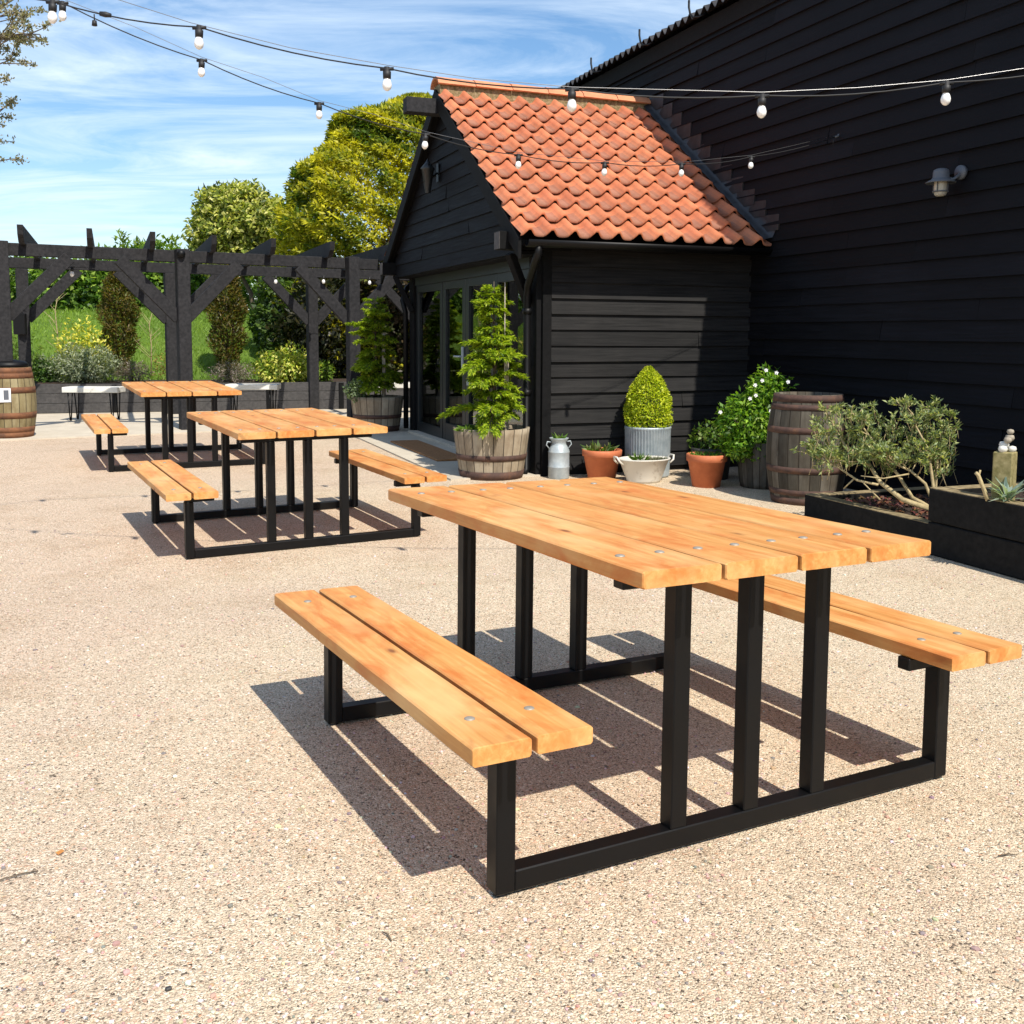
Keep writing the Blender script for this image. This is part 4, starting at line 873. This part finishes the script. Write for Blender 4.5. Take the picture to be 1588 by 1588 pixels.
fir1 = potted_fir('taller sunlit fir with stakes in the half barrel by the hut corner', NBL + Vector((.02, -.02, 0)), 1.34, 5, [(.12, .0, .40, 1.18, .018), (.05, .10, .40, .78, .02), (-.04, .12, .4, .76, .02)], lambda z: .40 * (1 - z) ** .78 * (.84 + .28 * math.sin(z * 15 + 1)) + .025, .45)
g = MB(); g.tube([(.10, -.08, .42), (.10, -.075, 1.78)], .0055, 6); g.build('cane', M['stake'], fir1)
potted_fir('smaller fir with a single stake in the far half barrel beside the pergola', FBL + Vector((-.02, 0, 0)), 1.35, 8, [(.12, -.05, .40, 1.30, .022)], lambda z: .34 * (1 - z) ** .45 * (.72 + .4 * abs(math.sin(z * 6 + .6))) + .03, .45)
def bush(name, label, cat, c, rad, n, ln, wd, cs, w=None, stems=6, seed=0, base=None, group=None, outw=.6, droop=0, bumpy=.25, shell=.6, bark='bark', jit=.18, fold=.25):
    root = thing(name, label, cat, base if base is not None else (c[0], c[1], c[2] - rad[2]), 0, group); off = np.array(root.location)
    p, d = ellip(n, np.array(c) - off, rad, shell, seed, bumpy)
    foliage('leaves', p, d, ln, wd, pal(len(p), cs, w, jit), root, outw, droop, fold)
    g = MB(); r = random.Random(seed); cc = Vector(c) - Vector(off)
    for k in range(stems):
        a_ = 2 * PI * k / stems + r.random(); e = cc + Vector((math.cos(a_) * rad[0] * .6, math.sin(a_) * rad[1] * .6, rad[2] * r.uniform(-.1, .6))); s0 = Vector((math.cos(a_) * .03, math.sin(a_) * .03, 0)); g.tube([s0, s0.lerp(e, .5) + Vector((0, 0, .05 * rad[2])), e], [.012 * (rad[0] / .4 + .3), .008 * (rad[0] / .4 + .3), .003], 5)
    g.build('stem', M[bark], root); return root
# clipped cone in the zinc tub
root = thing('topiary_cone', 'lime green clipped cone shrub growing in the ribbed zinc tub', 'topiary', P_ZT + Vector((0, 0, .44)))
n = 9000; z = rng.random(n) ** .9; a_ = rng.random(n) * 2 * PI; pr = np.where(z < .12, .195 + z * .12, .211 * (1 - np.clip((z - .12) / .90, 0, 1) ** 2.9)); rr = np.clip(pr, .012, 1) * (1 - .30 * rng.random(n) ** 1.5) * (1 + .05 * np.sin(a_ * 5 + z * 17) + .03 * np.sin(a_ * 11 - z * 31))
p = np.stack([rr * np.cos(a_), rr * np.sin(a_), z * .57 - .0], 1); d = np.stack([np.cos(a_), np.sin(a_), .5 + z * .5], 1)
foliage('leaves', p, d, .024, .014, pal(n, [(.40, .48, .016), (.52, .58, .025), (.20, .29, .012), (.60, .62, .05)], None, .12), root, .7)
g = MB(); g.tube([(0, 0, -.02), (0, 0, .45)], [.014, .004], 6)
g.build('stem', M['bark'], root)
# bush with white flowers in the wooden tub
cwb = spot(1166, 640, 8.75)
root = thing('flowering_bush', 'leafy bright green bush with small white flowers above the wooden tub', 'bush', P_DT + Vector((0, 0, .35)))
off = np.array(root.location); ps = []; ds = []
for (px, py, rx, rz_) in ((1192, 610, .17, .20), (1158, 650, .20, .22), (1150, 690, .16, .12), (1135, 655, .12, .13), (1185, 640, .19, .22), (1178, 680, .16, .16)):
    c = spot(px, py, 8.72 + rnd.uniform(-.05, .1)); p, d = ellip(1150, np.array(c) - off, (rx, rx * .9, rz_), .8, int(px), .3); ps.append(p); ds.append(d)
p = np.concatenate(ps); d = np.concatenate(ds); foliage('leaves', p, d, .052, .021, pal(len(p), [(.11, .24, .016), (.18, .34, .02), (.06, .15, .014), (.27, .42, .05)]), root, .8)
g = MB()
for k in range(9):
    e = Vector(p[k * 600]); g.tube([(rnd.uniform(-.03, .03), 0, 0), e * .5 + Vector((0, 0, .03)), e], [.009, .006, .003], 5)
g.build('stem', M['bark'], root)
for (px, py) in ((1204, 578), (1188, 574), (1182, 590), (1171, 597), (1163, 618), (1195, 637), (1172, 613), (1117, 639), (1222, 592)):
    c = spot(px, py, 8.52) - Vector(off); g = MB()
    for k in range(5):
        a2 = k * 1.257 + px; d1 = Vector((math.cos(a2), -.4, math.sin(a2))).normalized(); s1_ = d1.cross(Vector((0, -1, 0))).normalized(); g.add([c, c + d1 * .011 + s1_ * .008, c + d1 * .020, c + d1 * .011 - s1_ * .008], [(0, 1, 2, 3)])
    g.lathe([(.005, -.004), (.006, .002), (0, .006)], 8, tuple(c - Vector((0, .006, 0)))); g.build('flower', M['white'], root)
# small plants in pots
bush('young_rose', 'small dark leafy plant in the shallow dark pot', 'plant', P_DP + Vector((-.03, 0, .38)), (.17, .15, .13), 420, .045, .026, [(.05, .11, .015), (.09, .17, .02), (.14, .2, .03)], None, 6, 3, P_DP + Vector((0, 0, .25)), None, .8, 0, .3, .9)
def tuft(name, label, c, n, ln, wd, cs, spread=.6, r0=.03, cat='plant'):
    root = thing(name, label, cat, c); a2 = rng.random(n) * 2 * PI; rr = r0 * np.sqrt(rng.random(n)); p = np.stack([rr * np.cos(a2), rr * np.sin(a2), np.zeros(n)], 1)
    tp2 = np.stack([np.cos(a2) * spread * rng.random(n), np.sin(a2) * spread * rng.random(n), .4 + .6 * rng.random(n)], 1)
    leaf_mesh('leaves', p, tp2, unit(n) * .5 + np.array([0, 0, .6]), ln * (.5 + .6 * rng.random(n)), wd, pal(n, cs), root); return root
tuft('seedling', 'tiny green seedling sprouting from the neck of the milk churn', P_MC + Vector((0, 0, .335)), 26, .10, .03, [(.10, .2, .03), (.18, .28, .06)], 1.4, .03)
tuft('seedling', 'low seedling with a taller shoot in the terracotta pot by the churn', P_T1 + Vector((-.02, 0, .25)), 60, .10, .028, [(.07, .14, .02), (.13, .2, .03), (.18, .2, .06)], 1.5, .12)
tuft('seedling', 'low green herbs filling the forward terracotta pot', P_T2 + Vector((0, 0, .262)), 120, .06, .018, [(.07, .15, .02), (.13, .22, .03)], 1.3, .13)
tuft('seedling', 'thin green shoots on the left side of the white enamel tub', P_ET + Vector((-.04, 0, .185)), 60, .10, .012, [(.08, .17, .02), (.14, .24, .03)], .9, .05)
tuft('seedling', 'grey thyme patch on the right side of the white enamel tub', P_ET + Vector((.13, .04, .185)), 200, .05, .010, [(.18, .19, .12), (.24, .24, .16), (.12, .13, .08)], 1.3, .08)
tuft('ivy_trail', 'low ivy growing round the foot of the taller sunlit fir', NBL + Vector((-.14, -.14, .44)), 170, .06, .04, [(.09, .17, .02), (.15, .24, .03)], 1.6, .17)
bush('grey_herb', 'small grey green herb at the rim of the far half barrel', 'plant', FBL + Vector((-.24, -.2, .55)), (.16, .14, .13), 420, .045, .022, [(.13, .18, .09), (.20, .26, .14), (.09, .13, .06)], None, 4, 9, FBL + Vector((-.22, -.18, .44)), None, .8)
# leaning shrub in the low bed
root = thing('leaning_shrub', 'woody shrub with pale bare stems leaning left out of the low bed', 'shrub', spot(1449, 792, 6.35)); off = Vector(root.location)
r = random.Random(21); g = MB(); TIPS = []
def limb(pts, r0, r1, sub=0):
    n = len(pts); g.tube(pts, [r0 + (r1 - r0) * i / (n - 1) for i in range(n)], 7)
def S(px, py, Y): return spot(px, py, Y) - off
mains = [([S(1449, 792, 6.35), S(1400, 775, 6.45), S(1365, 748, 6.6), S(1345, 715, 6.75), S(1310, 690, 6.85), S(1290, 655, 6.95), S(1280, 640, 7.0)], .019, .004),
 ([S(1449, 790, 6.4), S(1415, 772, 6.5), S(1392, 735, 6.6), S(1378, 720, 6.65), S(1360, 690, 6.7), S(1340, 665, 6.75), S(1322, 640, 6.8)], .014, .004),
 ([S(1449, 785, 6.4), S(1435, 750, 6.45), S(1412, 730, 6.5), S(1385, 718, 6.55), S(1355, 700, 6.6)], .011, .004),
 ([S(1450, 790, 6.4), S(1447, 750, 6.45), S(1442, 715, 6.5), S(1436, 690, 6.5), S(1420, 660, 6.55), S(1415, 640, 6.6)], .012, .003),
 ([S(1450, 785, 6.5), S(1452, 740, 6.55), S(1455, 700, 6.6), S(1462, 665, 6.6), S(1458, 650, 6.6)], .010, .003),
 ([S(1362, 752, 6.58), S(1330, 745, 6.65), S(1300, 725, 6.8), S(1270, 712, 6.9), S(1258, 706, 6.95)], .009, .003),
 ([S(1410, 735, 6.5), S(1370, 742, 6.45), S(1335, 738, 6.5)], .006, .003),
 ([S(1345, 715, 6.75), S(1320, 716, 6.7), S(1285, 712, 6.8)], .005, .002),
 ([S(1325, 742, 6.68), S(1308, 758, 6.7)], .006, .004), ([S(1365, 775, 6.5), S(1335, 745, 6.6)], .005, .003)]
for pts, r0, r1 in mains: limb(pts, r0, r1)
for pts, _, _ in mains[:6]:
    for q in range(13):
        f = .38 + .62 * r.random(); j = min(len(pts) - 2, int(f * (len(pts) - 1))); p = pts[j].lerp(pts[j + 1], f * (len(pts) - 1) - j)
        for _ in range(1):
            e = p + Vector((r.uniform(-.13, .11), r.uniform(-.12, .15), r.uniform(.0, .11))); mid = p.lerp(e, .5) + Vector((r.uniform(-.02, .02), 0, r.uniform(-.01, .03))); limb([p, mid, e], .004, .0018); TIPS.append((mid, e))
            for _ in range(2):
                e2 = mid + Vector((r.uniform(-.08, .08), r.uniform(-.08, .08), r.uniform(.0, .06))); limb([mid, e2], .0025, .0013); TIPS.append((mid, e2))
for px in range(1262, 1484, 9):
    top = 634 + 9 * math.sin(px * .07) + (12 if px > 1410 else 0) + r.uniform(-6, 12)
    for k in range(6):
        e = S(px + r.uniform(-5, 5), top + k * 14 + r.uniform(-4, 6), 6.75 + r.uniform(-.18, .22) + (1370 - px) * .0010); TIPS.append((e - Vector((r.uniform(-.03, .03), 0, .09)), e)); limb([e - Vector((r.uniform(-.04, .04), r.uniform(-.03, .03), .11)), e], .0026, .0014)
g.build('stem', M['palebark'], root)
pos = []; tp3 = []
for a0_, e in TIPS:
    for k in range(17):
        f = r.random() ** .6; p = a0_.lerp(e, .15 + .9 * f); pos.append((p.x + r.uniform(-.012, .012), p.y + r.uniform(-.012, .012), p.z + r.uniform(-.012, .012))); dv = (e - a0_).normalized() * .6 + Vector((r.uniform(-1, 1), r.uniform(-1, 1), r.uniform(-.4, .9))); tp3.append(tuple(dv))
pos = np.array(pos); n = len(pos); leaf_mesh('leaves', pos, np.array(tp3), unit(n) * .7 + np.array([0, 0, .6]), .030 + .014 * rng.random(n), .0125, pal(n, [(.20, .26, .11), (.33, .39, .16), (.12, .17, .08), (.48, .50, .22)], None, .15), root)
# upper bed: post with pebbles, silver succulent, cut branch
PS = spot(1556, 762, 5.72); PS.z = .37
ps_ = thing('timber_stump', 'square mossy timber post standing in the upper bed behind the succulent', 'post', PS, HA + .5)
g = MB(); g.box((-.052, -.052, 0), (.052, .052, .30), bev=.006); g.build('post', M['mossy_post'], ps_)
for k, (x, y, z, s) in enumerate(((-.025, -.02, .315, .026), (.03, -.015, .315, .024), (.0, .02, .335, .028), (.005, -.01, .365, .022), (.03, .02, .375, .026), (.03, .015, .41, .02))):
    g = MB(); g.lathe([(0, -s * .8), (s * .7, -s * .6), (s, 0), (s * .8, s * .6), (0, s * .8)], 10); o = g.build('pebble', M['slab'] if k < 3 else M['stake'], None, PS + Vector((x, y, z)))
    tag(o, 'pale pebbles piled on top of the mossy timber post', 'pebble', 'pebbles on the timber post')
root = thing('silver_succulent', 'silver blue spiky succulent in front of the mossy post', 'succulent', PS + Vector((-.03, -.11, .0)))
n = 46; a2 = rng.random(n) * 2 * PI; el_ = .15 + 1.1 * rng.random(n); tp4 = np.stack([np.cos(a2) * np.cos(el_), np.sin(a2) * np.cos(el_), np.sin(el_)], 1); p = np.stack([.01 * np.cos(a2), .01 * np.sin(a2), .02 + .05 * rng.random(n)], 1)
leaf_mesh('leaves', p, tp4, np.array([[0, 0, 1.0]]) + unit(n) * .2, .11 + .05 * rng.random(n), .024, pal(n, [(.30, .38, .33), (.38, .45, .39), (.22, .30, .25)], None, .1), root, .3)
g = MB(); g.tube([(0, 0, -.02), (0, 0, .05)], [.02, .015], 8); g.build('stem', M['palebark'], root)
root = thing('cut_branch', 'short pruned branch sticking up left of the silver succulent', 'branch', PS + Vector((-.10, -.05, 0))); g = MB()
g.tube([(0, 0, 0), (-.03, 0, .08), (-.07, 0, .17), (-.085, 0, .185)], [.012, .012, .011, .010], 8); g.tube([(-.068, 0, .165), (-.06, 0, .2)], [.007, .005], 6); g.build('stem', M['palebark'], root)

# plants of the back planter
def at_ground(px, Y): return spot(px, 500, Y).x
for (px, Y, rx, rz_, nm, lb, cs, ln, wd, n) in (
    (128, 17.4, .62, .34, 'grey_shrub', 'rounded grey green shrub spilling over the planter behind the left slab bench', [(.19, .23, .13), (.29, .33, .21), (.38, .41, .29), (.10, .13, .07)], .06, .02, 5200),
    (125, 17.9, .46, .56, 'golden_euonymus', 'bright yellow leaved shrub standing behind the grey green shrub', [(.74, .66, .09), (.80, .72, .18), (.50, .50, .06), (.22, .30, .04)], .07, .035, 1500),
    (205, 17.5, .30, .20, 'heather', 'low grey mauve heather below the brown conifer on the left', [(.22, .17, .15), (.30, .25, .22), (.13, .14, .08)], .05, .012, 1500),
    (360, 17.8, .42, .20, 'heather', 'low grey mauve heather at the foot of the right brown conifer', [(.22, .17, .15), (.30, .25, .22), (.13, .14, .08)], .05, .012, 1900),
    (440, 18.0, .52, .32, 'variegated_shrub', 'yellow and green variegated shrub in the planter beside the right back post', [(.60, .60, .09), (.72, .70, .20), (.18, .29, .03), (.34, .44, .06)], .075, .038, 3000),
    (500, 18.2, .16, .20, 'leafy_plant', 'small bright green plant just right of the back post', [(.14, .24, .03), (.22, .32, .05)], .08, .04, 260),
    (33, 17.2, .3, .42, 'leafy_plant', 'loose pale green plant between the two left pergola posts', [(.16, .24, .04), (.26, .32, .09), (.10, .15, .03)], .08, .035, 420),
    (262, 18.2, .30, .3, 'golden_twigs', 'sparse yellowing twiggy shrub beside the central pergola posts', [(.32, .28, .06), (.20, .24, .04), (.28, .2, .08)], .06, .025, 380),
    (68, 17.3, .22, .22, 'leafy_plant', 'dark green plant at the left end of the grey shrub', [(.05, .11, .02), (.09, .17, .03)], .07, .03, 700)):
    bush(nm, lb, 'shrub', (at_ground(px, Y), Y, .47 + rz_ * .75), (rx, rx * .8, rz_), n, ln, wd, cs, None, 7, int(px), (at_ground(px, Y), Y, .45), None, .8, 0, .3, .7)
for (px, Y, h, wdh, lb) in ((184, 18.6, 2.02, .30, 'thin brownish columnar conifer left of the central pergola posts'), (352, 19.0, 2.15, .31, 'thicker brownish columnar conifer right of the central pergola posts')):
    root = thing('columnar_conifer', lb, 'conifer', (at_ground(px, Y), Y, .45), 0, 'columnar conifers behind the planter'); n = 8500; z = rng.random(n); a2 = rng.random(n) * 2 * PI
    pr = wdh * np.clip(np.where(z < .3, .35 + 2.1 * z, 1.0), 0, 1) * np.clip((1 - z) * 3.2, 0, 1) ** .6 * (1 + .18 * np.sin(z * 23 + a2 * 2)); rr = pr * (1 - .6 * rng.random(n) ** 1.4)
    p = np.stack([rr * np.cos(a2), rr * np.sin(a2), z * h], 1); d = np.stack([np.cos(a2) * .6, np.sin(a2) * .6, np.full(n, .9)], 1); k = rng.random(n) < np.clip(.35 + 1.2 * z, 0, 1)
    foliage('foliage', p[k], d[k], .085, .024, pal(k.sum(), [(.11, .085, .02), (.19, .135, .035), (.12, .14, .025), (.06, .07, .014)]), root, .9)
    g = MB()
    for q in range(7): g.tube([(rnd.uniform(-.06, .06), rnd.uniform(-.05, .05), 0), (rnd.uniform(-.14, .14), rnd.uniform(-.1, .1), h * .4), (0, 0, h * .8)], [.016, .012, .004], 5)
    g.build('trunk', M['bark'], root)
for (px, Y, h, lb) in ((87, 18.4, 1.55, 'bare thin sapling above the yellow leaved shrub'), (232, 18.6, 1.25, 'bare twiggy sapling between the left conifer and the central posts')):
    root = thing('sapling', lb, 'sapling', (at_ground(px, Y), Y, .45)); g = MB(); g.tube([(0, 0, 0), (.02, 0, h * .5), (-.01, 0, h * .8), (.06, 0, h)], [.014, .010, .007, .003], 6)
    for k in range(14):
        z = h * rnd.uniform(.3, .95); a2 = rnd.uniform(0, 6.28); l_ = rnd.uniform(.1, .3); g.tube([(.01, 0, z), (.01 + math.cos(a2) * l_, math.sin(a2) * l_, z + l_ * .9)], [.005, .002], 4)
    g.build('stem', M['palebark'], root)

# trees and hedge on top of the bank
def tree_mass(name, label, cat, base, blobs, ln, wd, cs, w, per, trunk, seed, outw=.6, colf=None, group=None, shell=.45, bumpy=.16, fold=.25, droop=0):
    root = thing(name, label, cat, base, 0, group); off = np.array(base); ps, ds = [], []
    for i, (c, r_, n) in enumerate(blobs):
        p, d = ellip(n, np.array(c) - off, r_, shell, seed + i, bumpy); ps.append(p); ds.append(d)
    p = np.concatenate(ps); d = np.concatenate(ds); k = p[:, 2] > .02; p, d = p[k], d[k]
    cols = pal(len(p), cs, w) if colf is None else colf(p + off)
    foliage('crown', p, d, ln, wd, cols, root, outw, droop, fold)
    g = MB()
    for pts, r0, r1 in trunk: g.tube([Vector(q) - Vector(base) for q in pts], [r0 + (r1 - r0) * i / (len(pts) - 1) for i in range(len(pts))], 9)
    g.build('trunk', M['bark'], root); return root
# big golden clipped conifer
YC = 22.0; base = Vector((at_ground(648, YC), YC, .35)); root = thing('golden_conifer', 'large clipped golden green conifer rising behind the hut', 'conifer tree', base)
prz = [(0, 3.05), (1.5, 3.05), (2.4, 2.98), (3.2, 2.85), (3.8, 2.62), (4.35, 2.35), (4.75, 2.02), (5.1, 1.85), (5.3, 1.75), (5.42, 1.2), (5.55, .75), (5.72, .55), (5.85, .2)]
zz_ = np.array([q[0] for q in prz]); rr_ = np.array([q[1] for q in prz])
n = 120000; z = rng.random(n) * 5.85; a2 = PI * (1.0 + rng.random(n) * 1.0) + rng.normal(size=n) * .35; R0 = np.interp(z, zz_, rr_); sh = (1 - .30 * rng.random(n) ** 1.8)
p = np.stack([R0 * sh * np.cos(a2), R0 * sh * np.sin(a2), z], 1); lm = lump(p, 2.2, 4) * .075 + lump(p, 5.5, 2) * .05 + lump(p, 1.0, 6) * .05 + lump(p, 11.0, 3) * .02
p[:, :2] *= (1 + lm)[:, None]; tops = rng.random(6000); a3 = rng.random(6000) * 2 * PI; q = np.sqrt(tops) * 1.75
p = np.concatenate([p, np.stack([q * np.cos(a3), q * np.sin(a3), 5.32 + np.clip(.55 - q * .42, -.1, 1) * .9 + rng.normal(size=6000) * .06], 1)]); n = len(p)
d = np.stack([p[:, 0], p[:, 1], np.full(n, 1.2)], 1); d /= np.linalg.norm(d, axis=1, keepdims=True)
gl = np.clip(.54 + .72 * lump(p, 4.2, 9) + .35 * lump(p, 1.3, 1) + .20 * rng.normal(size=n), 0, 1)[:, None]
cols = np.array([[.070, .125, .014]]) * (1 - gl) + np.array([[.56, .51, .03]]) * gl; cols = np.clip(cols * (1 + rng.normal(size=(n, 1)) * .16), .01, 1)
hk = lump(p, 3.1, 7) + .5 * lump(p, 7.0, 5) > -.62; p, d, cols = p[hk], d[hk], cols[hk]
foliage('crown', p, d, .125, .046, cols, root, .95)
g = MB(); g.tube([(0, 0, 0), (0, 0, 3), (0, 0, 5.3)], [.22, .14, .03], 10)
for k in range(26):
    z = rnd.uniform(.6, 5.0); a2 = rnd.uniform(PI, 2 * PI); l_ = float(np.interp(z, zz_, rr_)) * .85; g.tube([(0, 0, z), (math.cos(a2) * l_ * .5, math.sin(a2) * l_ * .5, z + .1), (math.cos(a2) * l_, math.sin(a2) * l_, z + .25)], [.05, .03, .012], 6)
g.build('trunk', M['bark'], root)
# round variegated tree
YV = 23.5
def sp(px, py, Y): return tuple(spot(px, py, Y))
tb = spot(404, 520, YV)
blobs = [(sp(372, 345, YV), (.95, .9, .72), 9000), (sp(335, 370, YV), (.55, .6, .6), 3500), (sp(415, 350, YV), (.6, .7, .65), 4200), (sp(360, 318, YV), (.75, .7, .42), 4500), (sp(395, 392, YV), (.75, .7, .5), 3500), (sp(345, 405, YV), (.5, .5, .4), 1800)]
tree_mass('variegated_holly', 'round headed variegated tree with pale yellow green leaves left of the golden conifer', 'tree', (tb.x, YV, 1.35), blobs, .13, .065, [(.18, .23, .03), (.38, .41, .08), (.60, .58, .19), (.08, .12, .025)], [.25, .33, .24, .18], 1,
    [([(tb.x, YV, 1.3), (tb.x + .05, YV, 2.2), sp(400, 400, YV), sp(380, 350, YV)], .12, .04), ([(tb.x + .1, YV, 1.3), (tb.x + .22, YV, 2.1), sp(425, 370, YV)], .09, .03), ([(tb.x - .05, YV, 1.3), (tb.x - .2, YV, 2.2), sp(350, 380, YV)], .08, .03)], 30, bumpy=.30, shell=.7)
# laurel hedge: separate bushes
lau = [(-60, 25.2, 1.5, 1.25, 'leftmost laurel bush beyond the left pergola post'), (45, 25.0, 1.35, 1.05, 'laurel bush filling the gap right of the left pergola posts'), (112, 24.6, 1.15, .98, 'laurel bush behind the bare sapling, dark and glossy'), (182, 24.8, 1.1, 1.15, 'laurel bush behind the left brown conifer'), (232, 24.8, 1.0, 1.3, 'laurel bush with upright shoots showing above the pergola beam'), (285, 25.0, 1.1, 1.15, 'laurel bush behind the central pergola posts'), (335, 25.6, 1.0, 1.0, 'laurel bush below the round variegated tree')]
for i, (px, Y, rx, rz_, lb) in enumerate(lau):
    rz_ = rz_ * .72; c = np.array([at_ground(px, Y), Y, 1.72 + rz_ * .80]); cs = [(.05, .115, .014), (.10, .19, .02), (.17, .28, .03), (.27, .38, .06)]
    root = bush('laurel_bush', lb, 'laurel', c, (rx, .9, rz_), 3000, .17, .075, cs, [.3, .35, .25, .1], 8, 40 + i, (c[0], Y, 1.6), 'laurel hedge bushes on the bank', .9, .05, .22, .5)
    if px in (182, 285):
        for q in range(2):
            n = 80; x0 = (.22 if px == 182 else -.55) + .34 * q + rng.uniform(-.05, .05); hh = rz_ * .8 + .12 + rz_ * .95 + rng.uniform(.1, .55)
            p = np.stack([x0 + rng.normal(size=n) * .07, rng.normal(size=n) * .07, hh - .62 * rng.random(n)], 1)
            foliage('upright_shoot', p, np.tile([[0, -.3, 1.0]], (n, 1)), .17, .06, pal(n, [(.15, .23, .04), (.25, .33, .08)]), root, .9)
# dark yew and ivy filling the space under the golden conifer
for (px, py, Y, rx, rz_, nm, lb, cs) in ((455, 500, 20.6, .75, 1.0, 'ivy_bush', 'ivy covered bush between the right conifer and the right back post', [(.035, .07, .014), (.06, .11, .02), (.10, .16, .03)]), (548, 515, 19.6, 1.3, 1.35, 'yew_bush', 'dark brownish yew bush behind the right pergola posts', [(.02, .028, .012), (.035, .04, .015), (.05, .045, .016)]), (650, 480, 19.2, 1.3, 1.5, 'copper_bush', 'dark coppery shrub behind the smaller potted fir', [(.035, .025, .012), (.06, .04, .016), (.05, .06, .02)])):
    c = spot(px, py, Y); bush(nm, lb, 'bush', tuple(c), (rx, .7, rz_), 9000, .13, .065, cs, None, 8, int(px), (c.x, Y, .4), None, .7, 0, .22, .55)
# bare budding tree at the left edge, its trunk outside the picture
YT = 14.0; tb = Vector((-9.6, YT, 0)); root = thing('budding_tree', 'leafless budding tree whose twigs reach in at the upper left edge', 'tree', tb); g = MB(); BUD = []; r = random.Random(31)
def loc_(px, py, Y=YT): return spot(px - 52, py, Y) - tb
g.tube([(0, 0, 0), (.1, 0, 1.6), (.05, 0, 3.0), (.2, 0, 4.4), (.3, 0, 5.8)], [.17, .14, .11, .08, .03], 10)
def grow(p, e, rad, dep):
    mid = p.lerp(e, .5) + Vector((r.uniform(-.06, .06), r.uniform(-.06, .06), r.uniform(-.02, .10))) * (e - p).length * .8
    pts = [p, p.lerp(mid, .5), mid, mid.lerp(e, .55) + Vector((0, 0, .02)), e]; g.tube(pts, [rad, rad * .9, rad * .75, rad * .6, rad * .4], 5)
    if dep == 0:
        for _ in range(7): q = r.random(); BUD.append(tuple(pts[2].lerp(e, q))); 
        return
    for k in range(5 if dep > 1 else 4):
        f = r.uniform(.35, 1.0); b0 = mid.lerp(e, (f - .35) / .65); L0 = (e - p).length * r.uniform(.28, .5); dv = ((e - p).normalized() + Vector((r.uniform(-.9, .9), r.uniform(-.9, .9), r.uniform(-.5, .8)))).normalized(); grow(b0, b0 + dv * L0, rad * .5, dep - 1)
for (px, py, z0) in ((25, 45, 4.2), (30, 75, 3.9), (8, 10, 4.6), (8, 115, 3.4), (0, 160, 3.2), (-30, -60, 5.0), (-60, 60, 4.0), (12, 60, 4.0)): grow(Vector((.12, 0, z0)), loc_(px, py), .035, 2)
for (px, py, z0) in ((28, 251, 2.9), (20, 178, 3.2)): grow(Vector((.08, 0, z0)), loc_(px, py), .02, 1)
g.build('trunk', M['pale_twig'] if 'pale_twig' in M else M['bark'], root)
BU = np.array(BUD); n = len(BU); p = np.repeat(BU, 8, 0) + rng.normal(size=(n * 8, 3)) * .024; leaf_mesh('buds', p, unit(len(p)) + np.array([0, 0, .5]), unit(len(p)), .05, .026, pal(len(p), [(.28, .25, .17), (.38, .33, .24), (.20, .20, .10)]), root)

# ------------------------------------------------------------------ small litter on the gravel
def gp(px, py):
    d = F_PX * fw + (px - 794) * r2 + (CY - py) * u2; tt = -CAM_H / d.z; p = Vector((d.x * tt, d.y * tt, 0)); p.z = zg(p.x, p.y); return p
g = MB(); p = gp(93, 1340); g.add([p + Vector(v) for v in ((-.010, 0, .005), (0, -.008, .003), (.012, .002, .008), (.002, .010, .009))], [(0, 1, 2, 3)], (.42, .18, .05)); tag(g.build('dry_leaf', M['pebble']), 'small curled orange leaf lying on the gravel at lower left', 'leaf')
for px, py, ln, an, lb in ((30, 1375, .085, .55, 'straight thin twig on the gravel at the left edge'), (600, 1480, .04, 2.2, 'short thin twig on the gravel below the near bench post'), (1562, 1341, .05, .1, 'dark twig on the gravel at the right edge'), (82, 1214, .022, -.1, 'stubby dark twig on the gravel nearer the far left shadow')):
    p = gp(px, py); g = MB(); d = Vector((math.cos(an), math.sin(an), 0)) * ln / 2; g.tube([p - d + Vector((0, 0, .004)), p + Vector((.002, .003, .006)), p + d + Vector((0, 0, .004))], [.0016, .002, .0012], 5); tag(g.build('twig', M['bark']), lb, 'twig', 'twigs lying on the gravel')
g = MB(); p = gp(262, 1562); g.box((-.006, -.005, 0), (.006, .005, .007), None, .002, Matrix.Translation(p) @ Matrix.Rotation(.6, 4, 'Z')); tag(g.build('dark_stone', M['darkpot']), 'single black stone on the gravel near the bottom left', 'stone')
